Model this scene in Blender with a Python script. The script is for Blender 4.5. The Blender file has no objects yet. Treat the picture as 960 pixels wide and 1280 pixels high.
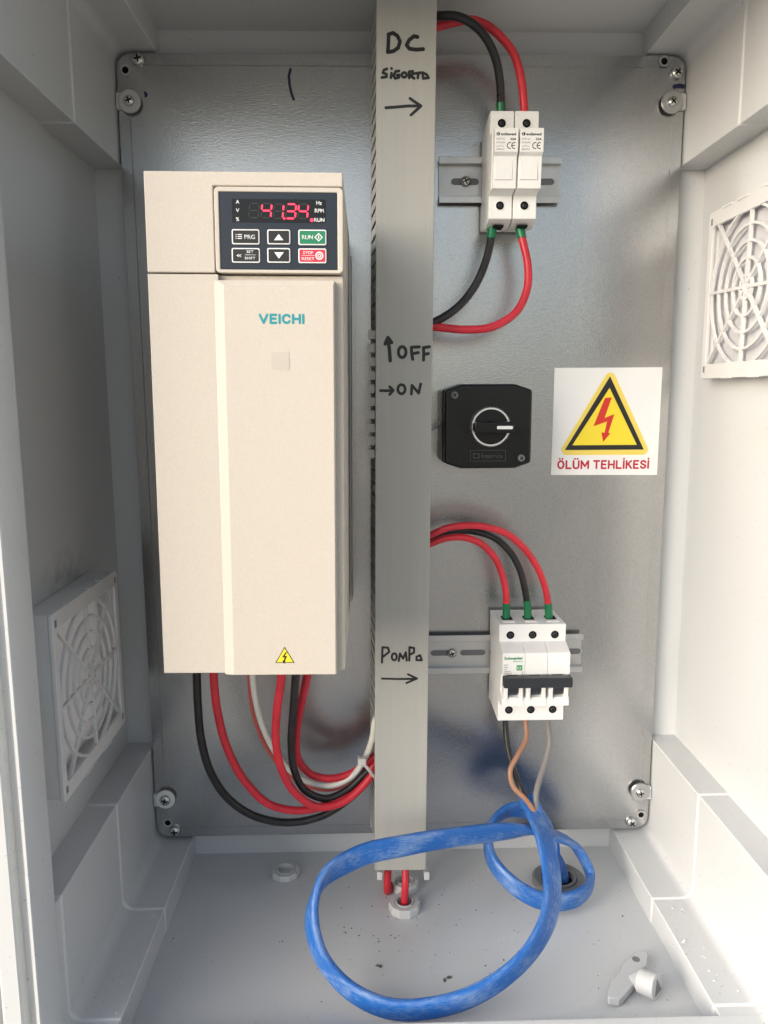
import bpy, bmesh, math, random
from mathutils import Vector, Matrix
random.seed(7)
SC = bpy.context.scene
COL = SC.collection
# ------------------------------------------------------------------ camera
CAM_POS = Vector((-0.0322777, -0.6521013, -0.2643289))
CAM_R = Vector((0.9996953, -0.0241556, -0.0050889))
CAM_U = Vector((0.0086722, 0.1506445, 0.9885500))
CAM_F = Vector((0.0231124, 0.9882928, -0.1508081))
FPX = 962.31
cam_d = bpy.data.cameras.new('camera')
cam = bpy.data.objects.new('camera', cam_d); COL.objects.link(cam)
cam.matrix_world = Matrix(((CAM_R.x, CAM_U.x, -CAM_F.x, CAM_POS.x), (CAM_R.y, CAM_U.y, -CAM_F.y, CAM_POS.y),
                           (CAM_R.z, CAM_U.z, -CAM_F.z, CAM_POS.z), (0, 0, 0, 1)))
cam_d.sensor_fit = 'VERTICAL'; cam_d.sensor_height = 24.0; cam_d.sensor_width = 18.0
cam_d.lens = 24.0 * FPX / 1280.0
cam_d.clip_start = 0.01; cam_d.clip_end = 500
SC.camera = cam
# ------------------------------------------------------------------ light
SUN_DIR = Vector((-0.78, -0.55, 0.27)).normalized()      # towards the sun (front left)
elev = math.asin(SUN_DIR.z)
w = bpy.data.worlds.new('World'); SC.world = w; w.use_nodes = True
nt = w.node_tree; nt.nodes.clear()
wo = nt.nodes.new('ShaderNodeOutputWorld'); bg = nt.nodes.new('ShaderNodeBackground')
sk = nt.nodes.new('ShaderNodeTexSky'); sk.sky_type = 'NISHITA'; sk.sun_disc = False
sk.sun_elevation = elev; sk.sun_rotation = math.atan2(SUN_DIR.x, SUN_DIR.y)
sk.air_density = 1.0; sk.dust_density = 2.5; sk.ozone_density = 1.0
bg.inputs[1].default_value = 0.15
hs = nt.nodes.new('ShaderNodeHueSaturation'); hs.inputs['Saturation'].default_value = .7      # thin high cloud pales the blue
nt.links.new(sk.outputs[0], hs.inputs['Color']); nt.links.new(hs.outputs[0], bg.inputs[0]); nt.links.new(bg.outputs[0], wo.inputs[0])
sd = bpy.data.lights.new('sun', 'SUN'); sd.energy = 2.0; sd.angle = math.radians(60); sd.color = (1.0, 0.99, 0.98)
sun = bpy.data.objects.new('sun', sd); COL.objects.link(sun)
sun.rotation_euler = SUN_DIR.to_track_quat('Z', 'Y').to_euler()
SC.view_settings.view_transform = 'Standard'; SC.view_settings.look = 'None'
SC.view_settings.gamma = 1; SC.view_settings.use_curve_mapping = False
SC.view_settings.exposure = 0.74
SC.cycles.max_bounces = 12; SC.cycles.diffuse_bounces = 6; SC.cycles.glossy_bounces = 5
SC.cycles.use_denoising = True

# ------------------------------------------------------------------ helpers
def at(px, py, Y):
    """point of the upright plane at depth Y seen at (px,py) of the 960x1280 photograph"""
    d = CAM_R * ((px - 480) / FPX) + CAM_U * (-(py - 640) / FPX) + CAM_F
    return CAM_POS + d * ((Y - CAM_POS.y) / d.y)
def at_z(px, py, z):
    d = CAM_R * ((px - 480) / FPX) + CAM_U * (-(py - 640) / FPX) + CAM_F
    return CAM_POS + d * ((z - CAM_POS.z) / d.z)

def mat(name, col, rough=0.5, metal=0.0, var=0.0, vscale=30.0, bump=0.0, bscale=400.0, spec=0.5, coat=0.0,
        trans=0.0, emit=None, estr=0.0, stretch=None, rvar=0.0, col2=None):
    m = bpy.data.materials.new(name); m.use_nodes = True
    n = m.node_tree; b = n.nodes['Principled BSDF']
    b.inputs['Base Color'].default_value = (*col, 1); b.inputs['Roughness'].default_value = rough
    b.inputs['Metallic'].default_value = metal; b.inputs['Specular IOR Level'].default_value = spec
    b.inputs['Coat Weight'].default_value = coat
    if emit: b.inputs['Emission Color'].default_value = (*emit, 1); b.inputs['Emission Strength'].default_value = estr
    tc = n.nodes.new('ShaderNodeTexCoord'); mp = n.nodes.new('ShaderNodeMapping')
    n.links.new(tc.outputs['Object'], mp.inputs[0])
    if stretch: mp.inputs['Scale'].default_value = stretch
    if var or rvar:
        t = n.nodes.new('ShaderNodeTexNoise'); t.inputs['Scale'].default_value = vscale; t.inputs['Detail'].default_value = 6
        n.links.new(mp.outputs[0], t.inputs['Vector'])
        if var:
            mx = n.nodes.new('ShaderNodeMix'); mx.data_type = 'RGBA'
            rp = n.nodes.new('ShaderNodeMapRange'); rp.inputs[1].default_value = .3; rp.inputs[2].default_value = .7
            n.links.new(t.outputs[0], rp.inputs[0]); n.links.new(rp.outputs[0], mx.inputs[0])
            c2 = col2 or tuple(c * (1 - var) for c in col)
            mx.inputs[6].default_value = (*c2, 1); mx.inputs[7].default_value = (*[min(1, c * (1 + var)) for c in col], 1)
            n.links.new(mx.outputs[2], b.inputs['Base Color'])
        if rvar:
            rr = n.nodes.new('ShaderNodeMapRange'); rr.inputs[1].default_value = .3; rr.inputs[2].default_value = .7
            rr.inputs[3].default_value = max(.03, rough - rvar); rr.inputs[4].default_value = min(1, rough + rvar)
            n.links.new(t.outputs[0], rr.inputs[0]); n.links.new(rr.outputs[0], b.inputs['Roughness'])
    if bump:
        t2 = n.nodes.new('ShaderNodeTexNoise'); t2.inputs['Scale'].default_value = bscale; t2.inputs['Detail'].default_value = 3
        n.links.new(mp.outputs[0], t2.inputs['Vector'])
        bp = n.nodes.new('ShaderNodeBump'); bp.inputs['Strength'].default_value = bump; bp.inputs['Distance'].default_value = .0004
        n.links.new(t2.outputs[0], bp.inputs['Height']); n.links.new(bp.outputs[0], b.inputs['Normal'])
    if trans:
        tr = n.nodes.new('ShaderNodeBsdfTranslucent'); tr.inputs[0].default_value = (*col, 1)
        ms = n.nodes.new('ShaderNodeMixShader'); ms.inputs[0].default_value = trans
        o = n.nodes['Material Output']
        n.links.new(b.outputs[0], ms.inputs[1]); n.links.new(tr.outputs[0], ms.inputs[2]); n.links.new(ms.outputs[0], o.inputs[0])
    return m

def shell_material(smudge=False):
    m = mat('enclosure_plastic', (.57, .565, .55), .27, spec=.5, bump=.05, bscale=220)
    n = m.node_tree; b = n.nodes['Principled BSDF']
    tc = n.nodes.new('ShaderNodeTexCoord')
    def noise(s, d, lo, hi, vec=None):
        t = n.nodes.new('ShaderNodeTexNoise'); t.inputs['Scale'].default_value = s; t.inputs['Detail'].default_value = d
        n.links.new((vec or tc.outputs['Object']), t.inputs['Vector'])
        r = n.nodes.new('ShaderNodeMapRange'); r.inputs[1].default_value = lo; r.inputs[2].default_value = hi
        n.links.new(t.outputs[0], r.inputs[0]); return r.outputs[0]
    def mix(f, a, bcol):
        x = n.nodes.new('ShaderNodeMix'); x.data_type = 'RGBA'; n.links.new(f, x.inputs[0])
        if isinstance(a, tuple): x.inputs[6].default_value = (*a, 1)
        else: n.links.new(a, x.inputs[6])
        x.inputs[7].default_value = (*bcol, 1); return x.outputs[2]
    def scale(f, k):
        x = n.nodes.new('ShaderNodeMath'); x.operation = 'MULTIPLY'; n.links.new(f, x.inputs[0]); x.inputs[1].default_value = k; return x.outputs[0]
    mp = n.nodes.new('ShaderNodeMapping'); mp.inputs['Scale'].default_value = (1, 1, .12); n.links.new(tc.outputs['Object'], mp.inputs[0])
    c = mix(noise(2, 1, .1, .9), (.60, .612, .618), (.585, .598, .602))
    if smudge:
        gm = n.nodes.new('ShaderNodeMapping'); gm.vector_type = 'POINT'; gm.inputs['Location'].default_value = (0, 2.05, 17.6); gm.inputs['Scale'].default_value = (0, 20, 45)
        n.links.new(tc.outputs['Object'], gm.inputs[0])
        ln = n.nodes.new('ShaderNodeVectorMath'); ln.operation = 'LENGTH'; n.links.new(gm.outputs[0], ln.inputs[0])
        fr_ = n.nodes.new('ShaderNodeMapRange'); fr_.inputs[1].default_value = 1; fr_.inputs[2].default_value = .1; n.links.new(ln.outputs['Value'], fr_.inputs[0])
        x = n.nodes.new('ShaderNodeMath'); x.operation = 'MULTIPLY'; n.links.new(fr_.outputs[0], x.inputs[0]); n.links.new(noise(70, 6, .42, .62), x.inputs[1])
        c = mix(scale(x.outputs[0], .4), c, (.12, .12, .12))
    c = mix(scale(noise(420, 2, .70, .74), .55), c, (.22, .20, .18))                      # tiny specks
    n.links.new(c, b.inputs['Base Color'])
    return m

def plate_material():
    m = bpy.data.materials.new('galvanized_steel'); m.use_nodes = True
    n = m.node_tree; b = n.nodes['Principled BSDF']; L = n.links.new
    tc = n.nodes.new('ShaderNodeTexCoord')
    b.inputs['Metallic'].default_value = 1.0
    big = n.nodes.new('ShaderNodeTexNoise'); big.inputs['Scale'].default_value = 7; big.inputs['Detail'].default_value = 5; L(tc.outputs['Object'], big.inputs['Vector'])
    sp = n.nodes.new('ShaderNodeTexVoronoi'); sp.inputs['Scale'].default_value = 900; L(tc.outputs['Object'], sp.inputs['Vector'])
    mp = n.nodes.new('ShaderNodeMapping'); mp.inputs['Scale'].default_value = (220, 220, 1900); L(tc.outputs['Object'], mp.inputs[0])
    br = n.nodes.new('ShaderNodeTexNoise'); br.inputs['Scale'].default_value = 1; br.inputs['Detail'].default_value = 4; L(mp.outputs[0], br.inputs['Vector'])
    fine = n.nodes.new('ShaderNodeTexNoise'); fine.inputs['Scale'].default_value = 1100; fine.inputs['Detail'].default_value = 3; L(tc.outputs['Object'], fine.inputs['Vector'])
    cr = n.nodes.new('ShaderNodeMix'); cr.data_type = 'RGBA'; L(big.outputs[0], cr.inputs[0])
    cr.inputs[6].default_value = (.47, .475, .48, 1); cr.inputs[7].default_value = (.57, .57, .565, 1)
    c2 = n.nodes.new('ShaderNodeMix'); c2.data_type = 'RGBA'; c2.blend_type = 'MULTIPLY'; c2.inputs[0].default_value = .16
    L(cr.outputs[2], c2.inputs[6]); L(sp.outputs['Color'], c2.inputs[7])
    hs = n.nodes.new('ShaderNodeHueSaturation'); hs.inputs['Saturation'].default_value = .18; L(c2.outputs[2], hs.inputs['Color'])
    L(hs.outputs[0], b.inputs['Base Color'])
    rg = n.nodes.new('ShaderNodeMapRange'); rg.inputs[1].default_value = .3; rg.inputs[2].default_value = .7; rg.inputs[3].default_value = .17; rg.inputs[4].default_value = .25
    L(big.outputs[0], rg.inputs[0]); L(rg.outputs[0], b.inputs['Roughness'])
    ad = n.nodes.new('ShaderNodeMath'); ad.operation = 'MULTIPLY_ADD'; L(br.outputs[0], ad.inputs[0]); ad.inputs[1].default_value = .8; L(fine.outputs[0], ad.inputs[2])
    bp = n.nodes.new('ShaderNodeBump'); bp.inputs['Strength'].default_value = .6; bp.inputs['Distance'].default_value = .00013
    L(ad.outputs[0], bp.inputs['Height']); L(bp.outputs[0], b.inputs['Normal'])
    return m

def cable_material():
    m = bpy.data.materials.new('blue_sheath'); m.use_nodes = True
    n = m.node_tree; b = n.nodes['Principled BSDF']; L = n.links.new
    uv = n.nodes.new('ShaderNodeTexCoord')
    mp = n.nodes.new('ShaderNodeMapping'); mp.inputs['Scale'].default_value = (60, 16, 1); L(uv.outputs['UV'], mp.inputs[0])
    a = n.nodes.new('ShaderNodeTexNoise'); a.inputs['Scale'].default_value = 1; a.inputs['Detail'].default_value = 7; a.inputs['Roughness'].default_value = .7; L(mp.outputs[0], a.inputs['Vector'])
    mp2 = n.nodes.new('ShaderNodeMapping'); mp2.inputs['Scale'].default_value = (4, 3, 1); L(uv.outputs['UV'], mp2.inputs[0])
    c = n.nodes.new('ShaderNodeTexNoise'); c.inputs['Scale'].default_value = 1; c.inputs['Detail'].default_value = 4; L(mp2.outputs[0], c.inputs['Vector'])
    ad = n.nodes.new('ShaderNodeMath'); ad.operation = 'ADD'; L(a.outputs[0], ad.inputs[0]); L(c.outputs[0], ad.inputs[1])
    r = n.nodes.new('ShaderNodeMapRange'); r.inputs[1].default_value = .95; r.inputs[2].default_value = 1.36; L(ad.outputs[0], r.inputs[0])
    mx = n.nodes.new('ShaderNodeMix'); mx.data_type = 'RGBA'; L(r.outputs[0], mx.inputs[0])
    mx.inputs[6].default_value = (.012, .115, .42, 1); mx.inputs[7].default_value = (.24, .35, .55, 1)
    L(mx.outputs[2], b.inputs['Base Color']); b.inputs['Roughness'].default_value = .42
    bp = n.nodes.new('ShaderNodeBump'); bp.inputs['Strength'].default_value = .35; bp.inputs['Distance'].default_value = .0004
    L(a.outputs[0], bp.inputs['Height']); L(bp.outputs[0], b.inputs['Normal'])
    return m

M = dict(
    shell=shell_material(), shell_smudged=shell_material(True), plate=plate_material(), blue=cable_material(),
    beige=mat('beige_drive_plastic', (.565, .515, .45), .5, var=.035, vscale=900, bump=.35, bscale=1100, spec=.35),
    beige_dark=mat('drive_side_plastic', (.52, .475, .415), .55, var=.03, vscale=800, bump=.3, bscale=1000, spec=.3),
    duct=mat('duct_grey_pvc', (.41, .405, .375), .42, var=.03, vscale=14, stretch=(12, 1, .4), spec=.4, bump=.04, bscale=300),
    duct_dark=mat('duct_inside_pvc', (.27, .265, .24), .6),
    white=mat('white_abs', (.82, .82, .80), .38, var=.02, vscale=40, spec=.45),
    white2=mat('breaker_white', (.80, .80, .79), .36, var=.02, vscale=40, spec=.45),
    fan=mat('fan_grille_plastic', (.66, .66, .655), .45, var=.04, vscale=40, spec=.4),
    fleece=mat('filter_fleece', (.70, .70, .72), .95, var=.05, vscale=200, bump=.6, bscale=500, trans=.3, spec=.1),
    black=mat('black_plastic', (.008, .008, .009), .28, spec=.35, rvar=.08, vscale=20),
    blackm=mat('black_matte', (.008, .008, .008), .6, spec=.3),
    wire_black=mat('black_insulation', (.016, .016, .017), .36, spec=.5, var=.35, vscale=120, rvar=.1),
    wire_red=mat('red_insulation', (.60, .028, .045), .36, spec=.45, var=.18, vscale=45, rvar=.06),
    wire_white=mat('white_insulation', (.74, .73, .66), .4),
    wire_brown=mat('brown_insulation', (.34, .175, .105), .42), wire_grey=mat('grey_insulation', (.20, .19, .185), .45),
    green=mat('green_ferrule', (.006, .16, .062), .35),
    rail=mat('zinc_rail', (.60, .60, .595), .44, metal=1.0, rvar=.08, vscale=60, bump=.1, bscale=500),
    screw=mat('zinc_screw', (.66, .66, .64), .25, metal=1.0, rvar=.08, vscale=300),
    washer=mat('steel_washer', (.56, .56, .55), .38, metal=1.0),
    dark=mat('dark_hole', (.008, .008, .008), .8, spec=.1),
    ink=mat('marker_ink', (.008, .008, .009), .45), navy=mat('navy_marker_ink', (.012, .012, .07), .45),
    paper=mat('sticker_paper', (.80, .80, .79), .5, var=.02, vscale=30), yellow=mat('sign_yellow', (.83, .66, .035), .45),
    yellow2=mat('sign_yellow_edge', (.80, .62, .12), .45),
    signred=mat('sign_red', (.60, .03, .02), .45), signtext=mat('sign_crimson', (.48, .012, .045), .45), signblack=mat('sign_black', (.012, .012, .012), .45),
    teal=mat('teal_print', (.012, .27, .31), .45),
    panel=mat('keypad_navy', (.020, .028, .042), .38, spec=.35), screen=mat('display_window', (.006, .006, .007), .18, spec=.4),
    led=mat('red_led', (.9, .03, .06), .4, emit=(1.0, .03, .08), estr=1.3), led_off=mat('unlit_led', (.024, .020, .021), .5),
    key_black=mat('key_black', (.012, .013, .014), .4), key_green=mat('key_green', (.012, .20, .10), .4), key_red=mat('key_red', (.60, .025, .06), .4),
    print_white=mat('white_print', (.80, .80, .80), .45), print_grey=mat('grey_print', (.20, .20, .20), .5),
    print_black=mat('black_print', (.02, .02, .02), .5), print_green=mat('green_print', (.01, .28, .07), .5),
    emboss=mat('emboss_dark_grey', (.045, .045, .047), .5), grip=mat('toggle_grey', (.022, .026, .032), .38), gland=mat('gland_grey', (.58, .58, .57), .42), gland_dark=mat('gland_dark_grey', (.17, .175, .18), .45),  # emboss: switch lettering and border in a lighter grey than the box
    tie=mat('cable_tie_nylon', (.72, .71, .68), .4, trans=.2), key_grey=mat('key_plastic', (.52, .53, .54), .45, spec=.4),
    chrome=mat('switch_ring', (.85, .85, .83), .36, metal=1.0),
    grit=mat('grit', (.10, .085, .07), .8), flake=mat('plastic_flake', (.70, .70, .68), .4),
    ground=mat('pale_concrete', (.40, .365, .315), .9, var=.15, vscale=1.5, bump=.3, bscale=20),
)

def tag(o, label=None, cat=None, group=None, kind=None):
    if label: o['label'] = label
    if cat: o['category'] = cat
    if group: o['group'] = group
    if kind: o['kind'] = kind
    return o
def thing(name, label, cat, loc=(0, 0, 0), rot=(0, 0, 0), group=None):
    o = bpy.data.objects.new(name, None); COL.objects.link(o); o.empty_display_size = .02
    o.location = loc; o.rotation_euler = rot
    return tag(o, label, cat, group)
def W2L(root):
    return (Matrix.Translation(root.location) @ root.rotation_euler.to_matrix().to_4x4()).inverted()

class MB:
    def __init__(s): s.v = []; s.f = []; s.uv = {}
    def add(s, vs, fs):
        k = len(s.v); s.v += [Vector(v) for v in vs]; s.f += [tuple(i + k for i in f) for f in fs]; return s
    def box(s, x0, x1, y0, y1, z0, z1):
        vs = [(x, y, z) for x in (x0, x1) for y in (y0, y1) for z in (z0, z1)]
        return s.add(vs, [(0, 1, 3, 2), (4, 6, 7, 5), (0, 4, 5, 1), (2, 3, 7, 6), (0, 2, 6, 4), (1, 5, 7, 3)])
    def prism(s, poly, f0, f1):
        """poly: 2D points; f0,f1 map a 2D point to the 3D points of the two ends"""
        n = len(poly); vs = [f0(*q) for q in poly] + [f1(*q) for q in poly]
        fs = [tuple(range(n)), tuple(range(2 * n - 1, n - 1, -1))] + [(i, i + n, (i + 1) % n + n, (i + 1) % n) for i in range(n)]
        return s.add(vs, fs)
    def xz(s, poly, y0, y1): return s.prism(poly, lambda a, b: (a, y0, b), lambda a, b: (a, y1, b))
    def yz(s, poly, x0, x1): return s.prism(poly, lambda a, b: (x0, a, b), lambda a, b: (x1, a, b))
    def xy(s, poly, z0, z1): return s.prism(poly, lambda a, b: (a, b, z0), lambda a, b: (a, b, z1))
    def frame(s, outer, inner, y0, y1):
        """ring between two polygons with as many points, in the xz plane, from y0 to y1"""
        n = len(outer); vs = [(a, y, b) for y in (y0, y1) for p in (outer, inner) for a, b in p]
        fs = []
        for i in range(n):
            j = (i + 1) % n
            fs += [(i, j, n + j, n + i), (2 * n + i, 3 * n + i, 3 * n + j, 2 * n + j), (i, 2 * n + i, 2 * n + j, j), (n + i, n + j, 3 * n + j, 3 * n + i)]
        return s.add(vs, fs)
    def lathe(s, prof, mapf, n=24, cap=True):
        """prof: (r, h) list; mapf(a,b,h) -> 3D"""
        vs = []; fs = []
        for r, h in prof:
            for i in range(n):
                t = 2 * math.pi * i / n; vs.append(mapf(r * math.cos(t), r * math.sin(t), h))
        for k in range(len(prof) - 1):
            for i in range(n):
                j = (i + 1) % n; fs.append((k * n + i, k * n + j, (k + 1) * n + j, (k + 1) * n + i))
        if cap: fs += [tuple(range(n)), tuple(range((len(prof) - 1) * n, len(prof) * n))]
        return s.add(vs, fs)
    def disc(s, x, z, r, y0, y1, n=20): return s.lathe([(r, y0), (r, y1)], lambda a, b, h: (x + a, h, z + b), n)
    def sweep(s, pts, frames, section, cap=True, uv=False):
        """frames: (side, up) per point; section: 2D points"""
        n = len(section); k0 = len(s.v); f0 = len(s.f); vs = []; fs = []
        for p, (a, b) in zip(pts, frames): vs += [p + a * q[0] + b * q[1] for q in section]
        L = [0.0]
        for i in range(1, len(pts)): L.append(L[-1] + (pts[i] - pts[i - 1]).length)
        for k in range(len(pts) - 1):
            for i in range(n):
                j = (i + 1) % n
                fs.append((k * n + i, k * n + j, (k + 1) * n + j, (k + 1) * n + i))
                if uv: s.uv[f0 + len(fs) - 1] = [(i / n, L[k] * 10), ((i + 1) / n, L[k] * 10), ((i + 1) / n, L[k + 1] * 10), (i / n, L[k + 1] * 10)]
        if cap: fs += [tuple(range(n - 1, -1, -1)), tuple(range((len(pts) - 1) * n, len(pts) * n))]
        return s.add(vs, fs)
    def tube(s, pts, r, n=14):
        fr = frames_of(pts); sec = [(r * math.cos(2 * math.pi * i / n), r * math.sin(2 * math.pi * i / n)) for i in range(n)]
        return s.sweep(pts, fr, sec)
    def stroke(s, pts, wd, y0, y1, n=10):
        """a marker line in the xz plane, round ended"""
        pts = [Vector(q) for q in pts]; h = wd / 2
        for a, b in zip(pts, pts[1:]):
            d = (b - a); d = d.normalized() if d.length else Vector((1, 0)); pn = Vector((-d.y, d.x)); base = math.atan2(pn.y, pn.x)
            poly = [b + h * Vector((math.cos(base - math.pi * i / n), math.sin(base - math.pi * i / n))) for i in range(n + 1)]
            poly += [a - h * Vector((math.cos(base - math.pi * i / n), math.sin(base - math.pi * i / n))) for i in range(n + 1)]
            s.xz([(q.x, q.y) for q in poly], y0 - .000006 * random.random(), y1)
        return s
    def build(s, name, m, parent=None, bevel=0, ang=35, seg=2, origin=None, solid=0):
        me = bpy.data.meshes.new(name)
        o3 = Vector(origin) if origin else Vector((0, 0, 0))
        me.from_pydata([v - o3 for v in s.v], [], s.f); me.materials.append(m)
        if s.uv:
            u = me.uv_layers.new(name='UVMap')
            for p in me.polygons:
                q = s.uv.get(p.index)
                if q:
                    for li, c in zip(p.loop_indices, q): u.data[li].uv = c
        bm = bmesh.new(); bm.from_mesh(me); bmesh.ops.recalc_face_normals(bm, faces=bm.faces); bm.to_mesh(me); bm.free()
        me.polygons.foreach_set('use_smooth', [True] * len(me.polygons)); me.set_sharp_from_angle(angle=math.radians(ang))
        o = bpy.data.objects.new(name, me); COL.objects.link(o); o.location = o3
        if parent: o.parent = parent
        if bevel:
            b = o.modifiers.new('bevel', 'BEVEL'); b.width = bevel; b.segments = seg; b.limit_method = 'ANGLE'; b.angle_limit = math.radians(40); b.harden_normals = True
        if solid:
            q = o.modifiers.new('thick', 'SOLIDIFY'); q.thickness = abs(solid); q.offset = 1 if solid > 0 else -1
        return o
def copy_part(o, parent, loc=None):
    c = o.copy(); COL.objects.link(c); c.parent = parent
    if loc is not None: c.location = loc
    return c
def spline(ctrl, step=.003):
    """Catmull-Rom (centripetal-ish) through points, resampled"""
    P = [Vector(c) for c in ctrl]; P = [2 * P[0] - P[1]] + P + [2 * P[-1] - P[-2]]
    out = []
    for i in range(1, len(P) - 2):
        a, b, c, d = P[i - 1], P[i], P[i + 1], P[i + 2]
        n = max(2, int((c - b).length / step))
        la, lb, lc = max((b - a).length, 1e-6), max((c - b).length, 1e-6), max((d - c).length, 1e-6)
        m1 = ((b - a) / la * lb + (c - b) / lb * la) / (la + lb) * lb
        m2 = ((c - b) / lb * lc + (d - c) / lc * lb) / (lb + lc) * lb
        for k in range(n):
            t = k / n; h = t * t; q = h * t
            out.append(b * (2 * q - 3 * h + 1) + m1 * (q - 2 * h + t) + c * (-2 * q + 3 * h) + m2 * (q - h))
    out.append(P[-2]); return out
def frames_of(pts):
    fr = []; up = None
    for i, p in enumerate(pts):
        t = (pts[min(i + 1, len(pts) - 1)] - pts[max(i - 1, 0)]).normalized()
        if up is None:
            ref = Vector((0, 1, 0)) if abs(t.y) < .9 else Vector((1, 0, 0)); up = (ref - t * ref.dot(t)).normalized()
        else: up = (up - t * up.dot(t)).normalized()
        fr.append((t.cross(up), up))
    return fr
def rrect(x0, x1, z0, z1, r, n=4):
    out = []
    for cx, cz, a0 in ((x1 - r, z1 - r, 0), (x0 + r, z1 - r, 90), (x0 + r, z0 + r, 180), (x1 - r, z0 + r, 270)):
        for i in range(n + 1):
            a = math.radians(a0 + 90 * i / n); out.append((cx + r * math.cos(a), cz + r * math.sin(a)))
    return out
def text(name, s, parent, m, x, y, z, h, width=None, bold=0.0, align='CENTER', depth=.00012, shear=0):
    """flat printed lettering standing in the xz plane, its middle (or left end) at x,z; h = capital height"""
    cu = bpy.data.curves.new(name, 'FONT'); cu.body = s; cu.size = 1; cu.offset = bold; cu.extrude = 0; cu.shear = shear
    cu.resolution_u = 4
    to = bpy.data.objects.new(name, cu); COL.objects.link(to)
    me = bpy.data.meshes.new_from_object(to.evaluated_get(bpy.context.evaluated_depsgraph_get()))
    bpy.data.objects.remove(to); bpy.data.curves.remove(cu)
    if not len(me.vertices): return None
    xs = [v.co.x for v in me.vertices]; x0, x1 = min(xs), max(xs)
    k = h / .729; kx = (width / (x1 - x0)) if width else k
    xo = -(x0 + x1) / 2 if align == 'CENTER' else -x0
    bm = bmesh.new(); bm.from_mesh(me)
    r = bmesh.ops.extrude_face_region(bm, geom=list(bm.faces))
    top = {v for v in r['geom'] if isinstance(v, bmesh.types.BMVert)}
    for v in bm.verts:
        px, pz = v.co.x, v.co.y
        v.co = ((px + xo) * kx, -depth if v in top else 0.0, (pz - .3645) * k)
    bmesh.ops.recalc_face_normals(bm, faces=bm.faces); bm.to_mesh(me); bm.free()
    me.materials.clear(); me.materials.append(m); me.name = name
    o = bpy.data.objects.new(name, me); COL.objects.link(o); o.location = (x, y, z)
    if parent: o.parent = parent
    return o

def circ(cx, cy, rx, ry, n=12): return [(cx + rx * math.cos(2 * math.pi * i / n), cy + ry * math.sin(2 * math.pi * i / n)) for i in range(n + 1)]
GL = {'V': (.80, [[(0, 1), (.40, 0), (.80, 1)]]), 'C': (.72, [[(.70, .78), (.60, .93), (.40, 1), (.16, .92), (.0, .68), (.0, .32), (.16, .08), (.40, 0), (.60, .07), (.70, .22)]]), 'O': (.78, [circ(.39, .5, .39, .5, 16)]), 'L': (.62, [[(0, 1), (0, 0), (.62, 0)]]), 'U': (.74, [[(0, 1), (0, .3), (.08, .1), (.25, 0), (.49, 0), (.66, .1), (.74, .3), (.74, 1)]]),
      'M': (.96, [[(0, 0), (0, 1), (.48, .28), (.96, 1), (.96, 0)]]), 'T': (.74, [[(0, 1), (.74, 1)], [(.37, 1), (.37, 0)]]), 'E': (.60, [[(.60, 1), (0, 1), (0, 0), (.60, 0)], [(0, .52), (.52, .52)]]),
      'H': (.74, [[(0, 0), (0, 1)], [(.74, 0), (.74, 1)], [(0, .5), (.74, .5)]]), 'I': (.0, [[(0, 0), (0, 1)]]), 'K': (.68, [[(0, 0), (0, 1)], [(.66, 1), (.02, .42)], [(.24, .60), (.68, 0)]]),
      'S': (.66, [[(.64, .80), (.54, .95), (.33, 1), (.10, .93), (.02, .76), (.10, .60), (.33, .51), (.56, .42), (.66, .25), (.57, .07), (.33, 0), (.10, .06), (.0, .22)]])}
def stroke_words(parent, s_, m, x0, x1, zb_, hh, wt, y, name='hazard_words'):
    gap = .38; adv = 0; lay = []
    for ch in s_:
        if ch == ' ': adv += .42; continue
        base, dots = {'Ö': ('O', 2), 'Ü': ('U', 2), 'İ': ('I', 1)}.get(ch, (ch, 0))
        wd, st_ = GL[base]; lay.append((adv, base, dots)); adv += wd + gap
    k = (x1 - x0) / (adv - gap); mm = MB()
    for a_, base, dots in lay:
        wd, st_ = GL[base]
        for q_ in st_: mm.stroke([(x0 + (a_ + u_) * k, zb_ + v_ * hh) for u_, v_ in q_], wt, y - .0001, y)
        for d_ in ([.5] if dots == 1 else [.26, .74] if dots else []):
            mm.stroke([(x0 + (a_ + wd * d_ - .01) * k, zb_ + 1.30 * hh), (x0 + (a_ + wd * d_ + .01) * k, zb_ + 1.30 * hh)], wt * 1.05, y - .0001, y)
    return mm.build(name, m, parent)

# ------------------------------------------------------------------ ground
g = MB(); g.box(-150, 150, -150, 150, -1.9, -1.8)
tag(g.build('ground', M['ground']), kind='structure')

# ------------------------------------------------------------------ enclosure
XS, XI, XO = .1935, .2260, .2500
ZF, ZL, ZM, ZT, ZC, ZW = -.6858, -.6641, -.5755, -.0825, .0020, .0217
YB, YF = .012, -.2105
enc = thing('electrical_enclosure', 'open grey plastic cabinet with moulded corner steps that holds all the gear', 'cabinet', (0, 0, 0))
ST = [(YB + .0025, 0), (-.0940, 0), (-.0950, .0010), (-.2020, .0010), (-.2030, .0019), (YF, .0019)]
def loft(prof, stations, sx=1):
    m = MB(); n = None; vs = []; fs = []
    for k, (y, o) in enumerate(stations):
        P = prof(o); n = len(P); vs += [(sx * x, y, z) for x, z in P]
    for k in range(len(stations) - 1):
        for i in range(n - 1): fs.append((k * n + i, k * n + i + 1, (k + 1) * n + i + 1, (k + 1) * n + i))
    return m.add(vs, fs)
def fil(cx, cz, r, a0, a1, n=5):
    return [(cx + r * math.cos(math.radians(a0 + (a1 - a0) * i / n)), cz + r * math.sin(math.radians(a0 + (a1 - a0) * i / n))) for i in range(n + 1)]
R = .009
def low(o): return [(XS + o, ZF - .0025), (XS + o, ZL - o)] + fil(XI + o - R, ZL - o + R, R, 270, 360) + [(XI + o, ZM - o), (XO + .0025, ZM - o)]
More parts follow.
